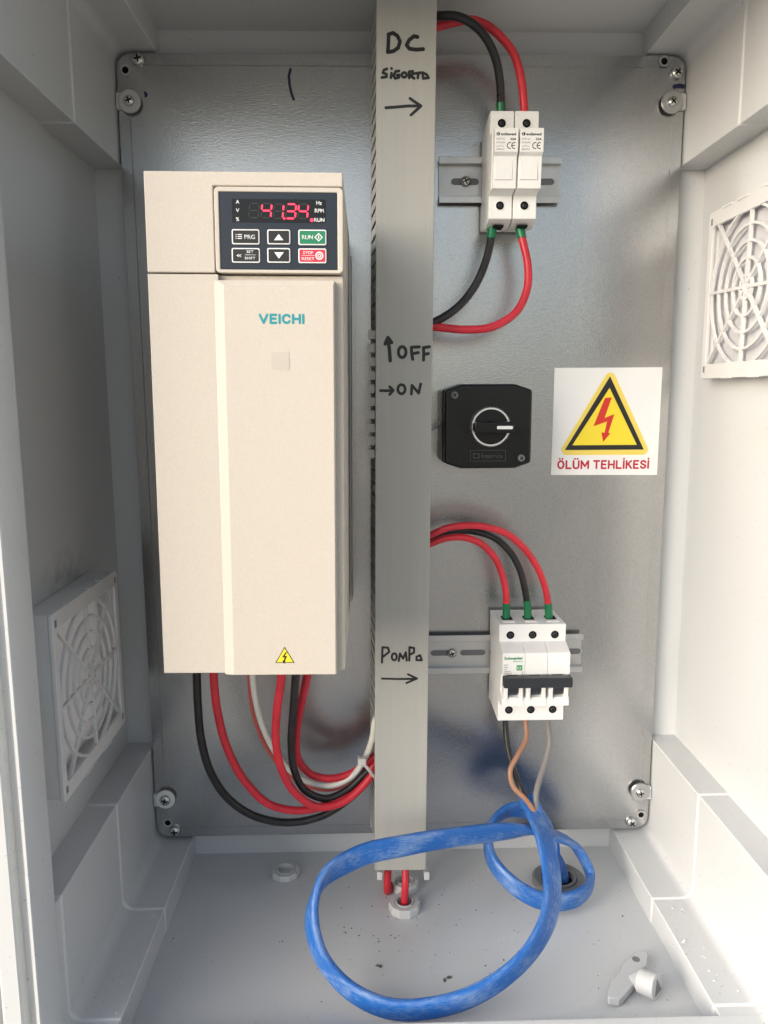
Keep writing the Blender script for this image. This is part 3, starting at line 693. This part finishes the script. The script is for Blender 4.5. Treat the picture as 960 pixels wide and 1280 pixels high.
for t_, zz_ in (('Easy9', .0128), ('MCB', .0108), ('C32', .0089), ('230/400V~', .0072), ('EZ9F43332', .0055)): text('small_print', t_, cb, M['print_grey'], -.0258, yl, zz_, .0010, align='LEFT')
q = MB().xz(rrect(-.0158, -.0112, .0080, .0124, .0004), yl - .0001, yl).build('maker_badge', M['print_green'], cb)
text('badge_text', 'EZ', q, M['print_white'], -.0135, yl - .0001, .0102, .0022, .0034)
MB().box(-.0114, -.0110, yl - .0001, yl, .0042, .0072).build('small_bar', M['print_grey'], cb)

# ------------------------------------------------------------------ rotary switch
sw = thing('rotary_switch', 'black square switch box with a round knob between duct and sign', 'switch', (.0632, 0, -.2895))
o8 = lambda hx, hz, c: [(-hx + c * 1.35, hz), (hx - c * 1.35, hz), (hx, hz - c * .45), (hx, -hz + c * .45), (hx - c * 1.35, -hz), (-hx + c * 1.35, -hz), (-hx, -hz + c * .45), (-hx, hz - c * .45)]
MB().xz(o8(.0345, .0330, .010), -.0400, -.0006).build('box', M['black'], sw, bevel=.0015, seg=3)
MB().xz(o8(.0340, .0325, .0095), -.0530, -.0405).build('lid', M['black'], sw, bevel=.0022, seg=3)
MB().lathe([(.0132, -.0528), (.0158, -.0528), (.0158, -.0550), (.0148, -.0562), (.0136, -.0562), (.0132, -.0550)], lambda a, b, y: (a + .0015, y, b + .0000), 40, cap=False).build('bezel_ring', M['chrome'], sw, ang=50)
MB().disc(.0015, 0, .0133, -.0545, -.052, 36).build('dial', M['black'], sw)
kn = MB().xz(rrect(-.0130, .0175, -.0043, .0043, .0026), -.0690, -.0540).build('knob', M['black'], sw, bevel=.0012, seg=3)
MB().xz(rrect(.0040, .0160, -.0012, .0012, .0006), -.0693, -.0688).build('pointer', M['print_white'], kn)
for (a, b) in ((-.0265, .0245), (.0262, -.0245)):
    MB().lathe([(.0034, -.0528), (.0042, -.0528), (.0042, -.0535), (.0034, -.0535)], lambda p_, q_, y: (p_ + a, y, q_ + b), 20, cap=False).build('screw_collar', M['black'], sw)
    screw_head(sw, a, -.0526, b, .0029, M['gland_dark'], .6)
MB().frame(rrect(-.0140, .0140, -.0268, -.0180, .0004), rrect(-.0136, .0136, -.0264, -.0184, .0003), -.0533, -.0529).build('name_border', M['emboss'], sw)
text('maker_name', 'bemis', sw, M['emboss'], .0032, -.0530, -.0224, .0042, .0170, bold=.015, depth=.0004)
MB().frame(rrect(-.0118, -.0066, -.0246, -.0204, .0012), rrect(-.0110, -.0074, -.0238, -.0212, .0006), -.0534, -.0529).build('maker_mark', M['emboss'], sw)

# ------------------------------------------------------------------ warning sign
sg = thing('warning_sign', 'square white death hazard sticker with yellow triangle and red lightning arrow', 'sign', (.1717, -.0005, -.2880), (0, .004, 0))
MB().xz([(-.0457, -.0451), (.0456, -.0455), (.0455, .0453), (-.0455, .0448)], -.0004, -.0001).build('sticker', M['paper'], sg)
def S(x, y): return (x - 672) / 383 * .0910, (246 - y) / 382 * .0903
def rtri(pts, r, n=6):
    out = []; P = [Vector(q) for q in pts]
    for i in range(3):
        a, b, c = P[i - 1], P[i], P[(i + 1) % 3]; u, v = (a - b).normalized(), (c - b).normalized(); half = u.angle(v) / 2
        ctr = b + (u + v).normalized() * r / math.sin(half); s0 = b + u * r / math.tan(half); s1 = b + v * r / math.tan(half)
        a0 = math.atan2(*(s0 - ctr).yx); a1 = math.atan2(*(s1 - ctr).yx); d = (a1 - a0 + math.pi) % (2 * math.pi) - math.pi
        out += [(ctr.x + r * math.cos(a0 + d * k / n), ctr.y + r * math.sin(a0 + d * k / n)) for k in range(n + 1)]
    return out
MB().xz(rtri([S(500, 365), S(838, 365), S(680, 52)], .0045), -.0006, -.0004).build('triangle', M['yellow2'], sg)
MB().frame([S(526, 347), S(811, 346), S(678, 86)], [S(552, 330), S(785, 329), S(678, 126)], -.0008, -.0006).build('triangle_border', M['signblack'], sg)
MB().xz([S(552, 330), S(785, 329), S(678, 126)], -.0007, -.0006).build('triangle_field', M['yellow'], sg)
MB().xz([S(*q) for q in ((663, 162), (687, 160), (664, 233), (699, 219), (680, 285), (687, 288), (663, 318), (655, 284), (667, 285), (674, 245), (626, 262))], -.0009, -.0007).build('lightning_arrow', M['signred'], sg)
xa, za = S(504, 413); xb, zb2 = S(830, 410); stroke_words(sg, 'ÖLÜM TEHLİKESİ', M['signtext'], xa, xb, za, .0062, .00155, -.0004)

# ------------------------------------------------------------------ fan filters on the side walls
def fan(sx, label, prot):
    fy, fz = FAN[sx]
    r = thing('fan_filter', label, 'fan filter', (sx * XO, fy, fz), group='filter fans on the side walls')
    w_ = prot; hs = .0625; md_ = .0085 if sx > 0 else .0165
    X = lambda d: -sx * d
    def loopbar(m, poly_o, poly_i, d0, d1):
        n = len(poly_o); vs = [(X(d), a, b) for d in (d0, d1) for p_ in (poly_o, poly_i) for a, b in p_]; fs = []
        for i in range(n):
            j = (i + 1) % n; fs += [(i, j, n + j, n + i), (2 * n + i, 3 * n + i, 3 * n + j, 2 * n + j), (i, 2 * n + i, 2 * n + j, j), (n + i, n + j, 3 * n + j, 3 * n + i)]
        return m.add(vs, fs)
    loopbar(MB(), rrect(-hs, hs, -hs, hs, .003), rrect(-hs + .004, hs - .004, -hs + .004, hs - .004, .002), .0002, w_ - .003).build('housing', M['fan'], r, bevel=.0006)
    loopbar(MB(), rrect(-hs - .0008, hs + .0008, -hs - .0008, hs + .0008, .003), rrect(-hs + .0055, hs - .0055, -hs + .0105, hs - .0105, .004), w_ - .0028, w_).build('front_frame', M['fan'], r, bevel=.0006)
    MB().add([(X(w_ - md_), a, b) for a, b in rrect(-.0585, .0585, -.0585, .0585, .002)] + [(X(w_ - md_ + .0023), a, b) for a, b in rrect(-.0585, .0585, -.0585, .0585, .002)],
             [tuple(range(20)), tuple(range(39, 19, -1))] + [(i, (i + 1) % 20, 20 + (i + 1) % 20, 20 + i) for i in range(20)]).build('filter_mat', M['fleece'], r)
    lim_y, lim_z = hs - .005, hs - .010
    for rad in (.0085, .0200, .0315, .0430, .0550):
        m = MB(); n = 56; seq = []
        for i in range(n + 1):
            t = 2 * math.pi * i / n; a, b = rad * math.cos(t), rad * math.sin(t)
            if abs(a) < lim_y + .002 and abs(b) < lim_z + .002: seq.append(t)
            else:
                if len(seq) > 1: arc(m, seq, rad, X, w_)
                seq = []
        if len(seq) > 1: arc(m, seq, rad, X, w_)
        m.build('grille_ring', M['fan'], r)
    for i in range(8):
        t = math.pi / 4 * i + .04; c, s_ = math.cos(t), math.sin(t)
        L_ = min(lim_y / max(abs(c), 1e-6), lim_z / max(abs(s_), 1e-6)) + .001
        a0 = .003 if i else .003
        q = [(a0 * c - .0011 * s_, a0 * s_ + .0011 * c), (L_ * c - .0011 * s_, L_ * s_ + .0011 * c), (L_ * c + .0011 * s_, L_ * s_ - .0011 * c), (a0 * c + .0011 * s_, a0 * s_ - .0011 * c)]
        MB().prism(q, lambda a, b: (X(w_ - .0027), a, b), lambda a, b: (X(w_ - .0004), a, b)).build('grille_spoke', M['fan'], r)
    MB().lathe([(.0042, w_ - .0044), (.0042, w_ - .0008)], lambda a, b, hh: (X(hh), a, b), 18).build('grille_hub', M['fan'], r)
    for k, (a, b) in enumerate(((-.030, 1), (.010, 1), (.034, 1), (-.02, -1), (.02, -1))):
        MB().box(min(X(w_ - .004), X(w_ + .0006)), max(X(w_ - .004), X(w_ + .0006)), a - .008, a + .008, b * (hs + .0003) - .0009, b * (hs + .0003) + .0009).build('clip', M['fan'], r, bevel=.0003)
    for a in (-1, 1):
        for b in (-1, 1):
            m = MB(); yy, zz_ = a * (hs - .0042), b * (hs - .0065)
            m.box(min(X(w_ - .001), X(w_ + .0001)), max(X(w_ - .001), X(w_ + .0001)), yy - .0016, yy + .0016, zz_ - .0024, zz_ + .0024); m.build('corner_notch', M['gland_dark'], r)
    return r
def arc(m, seq, rad, X, w_):
    vs = []; fs = []
    for t in seq:
        c, s_ = math.cos(t), math.sin(t)
        for (rr, d) in ((rad - .0011, w_ - .0026), (rad + .0011, w_ - .0026), (rad + .0009, w_ - .0006), (rad - .0009, w_ - .0006)): vs.append((X(d), rr * c, rr * s_))
    for k in range(len(seq) - 1):
        for i in range(4): j = (i + 1) % 4; fs.append((k * 4 + i, k * 4 + j, (k + 1) * 4 + j, (k + 1) * 4 + i))
    fs += [(0, 1, 2, 3), tuple(len(vs) - 4 + i for i in (3, 2, 1, 0))]
    m.add(vs, fs)
fan(1, 'fan filter grille high on the bright right wall', .0130)
fan(-1, 'boxed fan filter low on the shaded left wall', .0210)

# ------------------------------------------------------------------ cables
def cable(name, label, cat, ctrl, r, m, group=None, ferrules=(), step=.003):
    pts = spline(ctrl, step); org = pts[0]
    o = MB().tube(pts, r).build(name, m, None, origin=org, ang=60); tag(o, label, cat, group)
    for end in ferrules:
        q = pts[:5] if end == 0 else pts[-5:]
        f = MB().tube([p_ - org for p_ in q], r * 1.16, 14).build('ferrule', M['green'], o, ang=50)
    return o
def path(pts): return [at(*q) for q in pts]
G1 = 'thick wires looping out of the duct'
RW = .0031
cable('power_cable', 'black cable arching from the duct top into the left fuse holder', 'cable',
      path([(520, 23, -.050), (547, 20, -.052), (573, 21, -.055), (597, 35, -.052), (613, 57, -.048), (622, 83, -.042), (625.5, 110, -.037), (626, 135, -.033)]) + [at(626, 150, -.033)], RW, M['wire_black'])
cable('power_cable', 'red cable arching from the duct top into the right fuse holder', 'cable',
      path([(520, 40, -.040), (547, 33, -.041), (567, 28, -.042), (588, 25, -.042), (607, 31, -.041), (627, 47, -.040), (642, 67, -.038), (651, 97, -.035), (655, 135, -.032)]) + [at(656, 150, -.032)], RW, M['wire_red'])
s_ = MB().tube([at(626, 129, -.0335), at(626.2, 140, -.033)], RW * 1.15).build('wire_sleeve', M['green'], None, origin=at(626, 135, -.033)); tag(s_, 'small green sleeve round the black cable above the left fuse holder', 'sleeve')
cable('power_cable', 'black cable dropping from the left fuse holder back to the duct', 'cable',
      [at(616, 276, -.034)] + path([(615, 286, -.034), (612.5, 305, -.036), (606, 330, -.040), (592, 360, -.044), (572, 384, -.047), (552, 398, -.049), (530, 408, -.050)]), RW, M['wire_black'], ferrules=(0,))
cable('power_cable', 'red cable looping from the right fuse holder down to the duct', 'cable',
      [at(649, 276, -.034)] + path([(650, 286, -.034), (654, 304, -.036), (659.5, 330, -.040), (659, 360, -.044), (646, 389, -.048), (617, 408, -.050), (580, 412, -.050), (552, 409.5, -.050), (525, 406, -.048)]), RW, M['wire_red'], ferrules=(0,))
# breaker top
cable('power_cable', 'shortest red cable bent into the left top terminal of the breaker', 'cable',
      path([(520, 690, -.046), (540, 679, -.046), (557, 673, -.046), (577.5, 671.5, -.046), (600, 679, -.045), (617, 695, -.044), (627, 716, -.041), (632, 737, -.038), (633, 758, -.036), (632.7, 772, -.036)]), .0028, M['wire_red'], ferrules=(1,))
cable('power_cable', 'black cable between two red ones entering the middle breaker terminal', 'cable',
      path([(520, 682, -.030), (541, 673, -.031), (568, 664, -.033), (596, 665, -.035), (619, 673, -.037), (636, 688, -.038), (649, 710, -.038), (656, 736, -.037), (659.5, 760, -.036), (659.8, 772, -.036)]), .0028, M['wire_black'], ferrules=(1,))
cable('power_cable', 'longest red cable arching over into the right breaker terminal', 'cable',
      path([(520, 677, -.050), (540, 668, -.051), (559, 660, -.052), (581, 657, -.052), (609, 659, -.050), (634, 667.5, -.048), (654, 684, -.045), (671, 708, -.042), (681, 733, -.039), (685.5, 758, -.036), (686.2, 772, -.036)]), .0028, M['wire_red'], ferrules=(1,))
# under the drive
RD = .0032
cable('power_cable', 'leftmost black cable hanging in the widest loop under the drive', 'cable',
      path([(245.5, 815, -.090), (246, 845, -.090), (247.5, 885, -.087), (252, 927, -.083), (264, 967, -.078), (287, 1000, -.072), (318, 1020, -.066), (360, 1028, -.060), (402, 1020, -.056), (437, 998, -.052), (466, 968, -.050), (485, 945, -.048)]), RD, M['wire_black'])
cable('power_cable', 'leftmost red cable hanging under the drive beside the white wire', 'cable',
      path([(266, 815, -.092), (267, 845, -.092), (272, 890, -.089), (286, 940, -.083), (309, 980, -.076), (338, 1006, -.070), (373, 1013, -.065), (408, 1006, -.060), (440, 986, -.054), (468, 956, -.050), (485, 938, -.048)]), RD, M['wire_red'])
cable('control_wire', 'white wire curving from under the drive along the bundle to the duct', 'wire',
      path([(314, 815, -.070), (316, 848, -.070), (319, 872, -.068), (328, 907, -.063), (343, 938, -.058), (362, 962, -.054), (388, 978, -.050), (413, 982, -.048), (438, 972, -.048), (455, 950, -.050), (465, 925, -.052), (471, 895, -.050), (482, 880, -.046)]), .0026, M['wire_white'])
cable('control_wire', 'thin pale pink wire just left of the white wire under the drive', 'wire',
      path([(309.5, 815, -.066), (311.5, 848, -.066), (314.5, 880, -.063), (323, 912, -.058), (338, 942, -.053), (358, 966, -.049), (386, 983, -.045), (413, 987, -.042), (438, 978, -.042), (462, 955, -.044), (482, 935, -.044)]), .0017, mat('pink_insulation', (.60, .12, .10), .4))
cable('power_cable', 'middle red cable dipping under the drive in front of the others', 'cable',
      path([(353, 815, -.100), (352, 845, -.100), (346, 890, -.097), (345.5, 933, -.091), (354, 967, -.084), (371, 993, -.076), (400, 1009, -.068), (428, 1003, -.063), (452, 984, -.058), (470, 962, -.054), (488, 940, -.048)]), RD, M['wire_red'])
cable('power_cable', 'right black cable bending sharply under the drive to the duct', 'cable',
      path([(370.5, 815, -.094), (369.5, 845, -.094), (366.5, 888, -.090), (364, 930, -.083), (368.5, 965, -.075), (384, 990, -.066), (408, 998, -.060), (434, 987, -.056), (456, 967, -.052), (474, 950, -.048), (488, 938, -.046)]), RD * .94, M['wire_black'])
cable('power_cable', 'right red cable crossing behind the black one under the drive', 'cable',
      path([(390, 812, -.080), (384, 845, -.080), (376.5, 880, -.075), (370.5, 918, -.068), (373.5, 951, -.060), (391, 969, -.053), (414, 973, -.049), (440, 966, -.046), (464, 948, -.045), (486, 930, -.044)]), RD, M['wire_red'])
tie = thing('cable_tie', 'white nylon tie cinching the wire bundle beside the duct', 'cable tie', tuple(at(457, 960, -.060)))
TI = tie.location
hd_ = at(452.5, 951.5, -.063) - TI
MB().box(hd_.x - .0034, hd_.x + .0034, hd_.y - .0025, hd_.y + .0025, hd_.z - .0030, hd_.z + .0030).build('tie_head', M['tie'], tie, bevel=.0007)
st = spline([at(448, 946, -.042), at(452, 952, -.0625), at(460, 961, -.0635), at(468, 972, -.058), at(471, 978, -.044)], .002)
MB().sweep([p_ - TI for p_ in st], frames_of(st), [(-.0017, -.0005), (.0017, -.0005), (.0017, .0005), (-.0017, .0005)]).build('tie_strap', M['tie'], tie)
cable('signal_wire', 'thin silver wire bridging the duct and the black switch box', 'wire', path([(528, 546, -.03), (540, 537, -.028), (547, 531, -.026), (556, 524, -.024), (575, 518, -.022)]), .0011, M['gland'])

# ------------------------------------------------------------------ cable glands
def gland(px, py, z0, r_out, r_in, hgt, label, m=None, plug=False, hexn=True, group='grey cable glands in the floor'):
    c = at_z(px, py, z0 + hgt)
    o = thing('cable_gland', label, 'cable gland', (c.x, c.y, z0), group=group)
    m = m or M['gland']
    hx = [(r_out * math.cos(math.pi / 4 * i + .3), r_out * math.sin(math.pi / 4 * i + .3)) for i in range(8)] if hexn else [(r_out * math.cos(math.pi / 16 * i), r_out * math.sin(math.pi / 16 * i)) for i in range(32)]
    n = 48 if not hexn else 8
    nut = MB(); k = len(hx)
    prof = [(r_out, .0002), (r_out, hgt * .72), (r_out * .93, hgt), (r_in * 1.12, hgt), (r_in, hgt * .85), (r_in, .0003)]
    nn = 10 if hexn else 40
    nut.lathe(prof, lambda a, b, hh: (a, b, hh), nn, cap=False); nut.build('nut', m, o, ang=28)
    thr = MB(); thr.lathe([(r_in * .97, .0002), (r_in * .97, hgt * 1.12), (r_in * .82, hgt * 1.12), (r_in * .80, .0002)], lambda a, b, hh: (a, b, hh), 32, cap=False); thr.build('sleeve', m, o, ang=40)
    thr = MB(); thr.lathe([(r_in * .8, .0004), (r_in * .8, .0006)], lambda a, b, hh: (a, b, hh), 28); thr.build('bore', M['gland'] if plug else M['dark'], o)
    return o
gland(357, 1086, ZF, .0128, .0085, .0050, 'unused grey gland nut on the floor left of the duct', plug=True)
gland(505.5, 1127, ZF, .0132, .0078, .0070, 'front grey gland nut with one red cable going down')
gland(506, 1100, ZF, .0120, .0075, .0070, 'rear grey gland nut just behind the other under the duct')
gland(699, 1096, ZF, .0230, .0150, .0050, 'large dark ring gland with the blue cable passing through', M['gland_dark'], hexn=False)
gf = at_z(505.5, 1127, ZF + .007); gr = at_z(506, 1100, ZF + .007)
cable('power_cable', 'right red cable dropping from the duct end into the front gland', 'cable',
      [Vector((gf.x + .001, gf.y + .022, -.628)), Vector((gf.x + .0012, gf.y + .010, -.645)), Vector((gf.x + .0010, gf.y + .001, -.662)), Vector((gf.x, gf.y, -.678)), Vector((gf.x, gf.y, -.692))], .0030, M['wire_red'])
e = at(485, 1086, -.055); e2 = at(484, 1108, -.056)
cable('power_cable', 'left red cable hanging from the duct end beside the rear gland', 'cable',
      [Vector((e.x + .002, -.040, -.628)), Vector((e.x + .0005, -.050, -.642)), e, e2, e2 + Vector((.0004, .003, -.0065)), Vector((e2.x + .004, e2.y + .012, ZF + .0036))], .0032, M['wire_red'])

# ------------------------------------------------------------------ blue flat cable
BL = [(660, 997, -.055), (669, 1018, -.068), (682, 1055, -.098), (690, 1100, -.125), (686, 1145, -.15), (664, 1188, -.17), (618, 1230, -.185), (550, 1258, -.192), (480, 1259, -.190), (427, 1229, -.18),
      (395, 1180, -.17), (390, 1140, -.16), (404, 1100, -.15), (443, 1073, -.135), (510, 1056, -.12), (580, 1045, -.10), (640, 1039, -.08), (690, 1043, -.06), (724, 1064, -.050), (738, 1094, -.058),
      (722, 1122, -.085), (683, 1127, -.092), (641, 1106, -.088), (613, 1070, -.070), (612, 1036, -.054), (636, 1013, -.045), (664, 1015, -.045), (684, 1045, -.045), (694, 1072, -.041)]
bpts = [at(*q) for q in BL]
g4 = at_z(699, 1096, ZF + .005)
bpts += [Vector((g4.x, g4.y, -.678)), Vector((g4.x + .001, g4.y, -.700))]
for p_ in bpts[7:9]: p_.z = max(p_.z, ZF + .0098)
bs_ = spline(bpts, .003)
c1 = Vector((.012, -.105, -.632)); c2 = Vector((.113, -.062, -.648))
def nearest_ctrl(p_): return min(range(len(bpts)), key=lambda i: (bpts[i] - p_).length)
frm = []; cum = 0; idx = 0; prev = None
# thin axis: outwards from the middle of the loop the cable lies in, in the first stretch towards the viewer
seglen = []; acc = 0
marks = []
j = 0
for i, p_ in enumerate(bs_):
    while j < len(bpts) - 1 and (p_ - bpts[j]).length < 1e-6: marks.append(i); j += 1
marks += [len(bs_) - 1] * (len(bpts) - len(marks))
def param(i):
    for k in range(len(marks) - 1):
        if marks[k] <= i <= marks[k + 1]: return k + (i - marks[k]) / max(1, marks[k + 1] - marks[k])
    return len(marks) - 1
dirs = []
for i, p_ in enumerate(bs_):
    t = (bs_[min(i + 1, len(bs_) - 1)] - bs_[max(i - 1, 0)]).normalized(); k = param(i)
    n1 = (p_ - c1).normalized(); n2 = (p_ - c2).normalized(); n0 = Vector((.25, -1, .15)).normalized()
    def sm(a, b): x = min(1, max(0, (k - a) / (b - a))); return x * x * (3 - 2 * x)
    n1.z *= .25; n2.z *= .2
    v = n0 * (1 - sm(3.5, 6)) + n1 * sm(3.5, 6) * (1 - sm(16, 19))
    v += n2 * sm(16, 19) * (1 - sm(27, 29)) + Vector((.2, -1, 0)) * sm(27, 29)
    if 11 < k < 17: v += Vector((0, -1.1, .25)) * sm(11, 12.5) * (1 - sm(15.5, 17))*-1
    v = v - t * v.dot(t)
    dirs.append((t, v))
for i in range(len(dirs)):
    a = Vector((0, 0, 0))
    for d in range(-6, 7):
        if 0 <= i + d < len(dirs): a += dirs[i + d][1].normalized()
    t = dirs[i][0]; a = (a - t * a.dot(t)).normalized(); frm.append((t.cross(a), a))
HWB, HTB = .0082, .0033
sec = []
for i in range(28):
    t = 2 * math.pi * i / 28; c, s_ = math.cos(t), math.sin(t)
    sec.append((HWB * math.copysign(abs(c) ** .55, c), HTB * math.copysign(abs(s_) ** .75, s_)))
blue = thing('flat_cable', 'worn blue flat cable coiled across the cabinet floor and into the ring gland', 'cable', tuple(bs_[0]))
o3 = Vector(bs_[0])
MB().sweep([p_ - o3 for p_ in bs_], frm, sec, uv=True).build('sheath', M['blue'], blue, ang=60)
def flap(pts, wd):
    q = spline(pts, .002); m = MB(); fr = frames_of(q); n = len(q); vs = []; fs = []
    for i, p_ in enumerate(q):
        k = 1 - (i / (n - 1)) ** 2 * .75
        sd_ = Vector((1, .1, 0)); up = Vector((0, -1, 0))
        for a, b in ((-wd * k, -.0016), (wd * k, -.0016), (wd * k, .0016), (-wd * k, .0016)): vs.append(p_ - o3 + sd_ * a + up * b)
    for k in range(n - 1):
        for i in range(4): j_ = (i + 1) % 4; fs.append((k * 4 + i, k * 4 + j_, (k + 1) * 4 + j_, (k + 1) * 4 + i))
    fs += [(0, 1, 2, 3), tuple(4 * n - 4 + i for i in (3, 2, 1, 0))]
    for f_i in range(len(fs)): pass
    return m.add(vs, fs).build('split_sheath', M['blue'], blue, bevel=.0006)
flap([at(667, 1022, -.070), at(658, 1008, -.064), at(651, 996, -.058)], .0032)
flap([at(672, 1024, -.071), at(670, 1008, -.065), at(667, 990, -.058)], .0042)
def core(ctrl, r, m, label):
    pts = spline(ctrl, .003)
    o = MB().tube([p_ - o3 for p_ in pts], r).build('core_wire', m, blue, ang=60); o['label'] = label; return o
core(path([(631, 880, -.036), (632, 905, -.036), (634, 930, -.040), (641, 958, -.046), (651, 985, -.052), (660, 1004, -.060), (668, 1022, -.068)]), .0025, M['wire_black'], 'black core wire')
core(path([(656, 880, -.036), (657, 903, -.036), (658, 922, -.042), (647, 944, -.052), (637.5, 965, -.058), (642, 984, -.062), (655, 997, -.066), (666, 1012, -.068), (670, 1026, -.069)]), .0021, M['wire_brown'], 'brown core wire')
core(path([(684, 880, -.036), (684.5, 905, -.036), (687, 928, -.038), (682, 950, -.044), (675, 972, -.052), (670, 992, -.060), (670, 1020, -.068)]), .0024, M['wire_grey'], 'grey core wire')

# ------------------------------------------------------------------ cabinet key on the floor
kz = ZF + .0012
key = thing('cabinet_key', 'loose grey plastic panel key with triangular socket on the floor', 'key', tuple(at_z(790, 1222, kz)))
KO = key.location
def Kp(a, b, zz_=kz + .0065): v = at_z(740 + a / 8, 1170 + b / 8, zz_) - KO; return v.x, v.y
hz = kz + .0062 - KO.z
wing = [Kp(*q) for q in ((155, 590), (178, 440), (275, 350), (285, 290), (430, 145), (545, 148), (560, 190), (545, 290), (460, 350), (440, 450), (300, 610), (270, 625), (170, 612))]
MB().xy(wing, .0002, hz).build('handle', M['key_grey'], key, bevel=.0009, seg=3)
hc = Kp(440, 230); MB().lathe([(.0028, hz - .0001), (.0028, hz + .0003)], lambda a, b, hh: (hc[0] + a, hc[1] + b, hh), 18).build('hole', M['gland_dark'], key)
a0 = Vector((*Kp(400, 420, kz + .006), .0066)); a1 = Vector((*Kp(672, 440, kz + .0095), .0086)); ax = Vector((0.71, -0.69, 0.15)).normalized()
sd_ = ax.cross(Vector((0, 0, 1))).normalized(); up_ = sd_.cross(ax)
mapk = lambda a, b, hh: tuple(a0 + ax * hh + sd_ * a + up_ * b)
Lk = .0185
MB().lathe([(.0012, -.002), (.0074, Lk * .30), (.0082, Lk * .34), (.0086, Lk), (.0078, Lk + .0004)], mapk, 28).build('socket', M['key_grey'], key, ang=40)
MB().prism([(-.0052, -.0042), (.0052, -.0042), (0, .0062)], lambda a, b: mapk(a, b, Lk - .004), lambda a, b: mapk(a, b, Lk + .0006)).build('socket_hole', M['gland_dark'], key)

# ------------------------------------------------------------------ grit and flakes
def crumbs(name, label, spots, m, rmin, rmax):
    mb = MB()
    for (x, y, z) in spots:
        r_ = random.uniform(rmin, rmax); vs = []
        for d in ((1, 0, 0), (-1, 0, 0), (0, 1, 0), (0, -1, 0), (0, 0, 1), (0, 0, -.3)):
            vs.append((x + d[0] * r_ * random.uniform(.5, 1.5), y + d[1] * r_ * random.uniform(.5, 1.5), z + .0001 + max(0, d[2]) * r_ * random.uniform(.3, .7)))
        mb.add(vs, [(0, 2, 4), (2, 1, 4), (1, 3, 4), (3, 0, 4), (2, 0, 5), (1, 2, 5), (3, 1, 5), (0, 3, 5)])
    o = mb.build(name, m, None); tag(o, label, None, None, 'stuff'); return o
sp = []
for k in range(95):
    px = random.gauss(470, 110) if k < 60 else random.uniform(180, 860); py = random.gauss(1160, 35) if k < 60 else random.uniform(1075, 1255)
    c = at_z(px, py, ZF)
    if abs(c.x) < XS - .003 and -.205 < c.y < .005: sp.append((c.x, c.y, ZF))
crumbs('grit', 'dark specks of dirt scattered over the cabinet floor', sp, M['grit'], .0003, .0009)
sp = []
for px, py in ((560, 1222), (557, 1225), (474, 1208)):
    c = at_z(px, py, ZF)
    sp += [(c.x + random.uniform(-.001, .001), c.y + random.uniform(-.001, .001), ZF) for _ in range(3)]
crumbs('dirt_crumb', 'larger dark crumbs lying inside the blue cable loop', sp, M['grit'], .0012, .0020)
sp = []
for k in range(46):
    sx = 1 if k < 34 else -1
    sp.append((sx * random.uniform(XS + .004, XI - .003), random.uniform(-.2, 0), ZL + .0002 - .001))
for px, py in ((560, 1114), (592, 1122), (640, 1172)): c = at_z(px, py, ZF); sp.append((c.x, c.y, ZF))
crumbs('plastic_flake', 'pale plastic shavings on the floor ledges', sp, M['flake'], .0006, .0014)
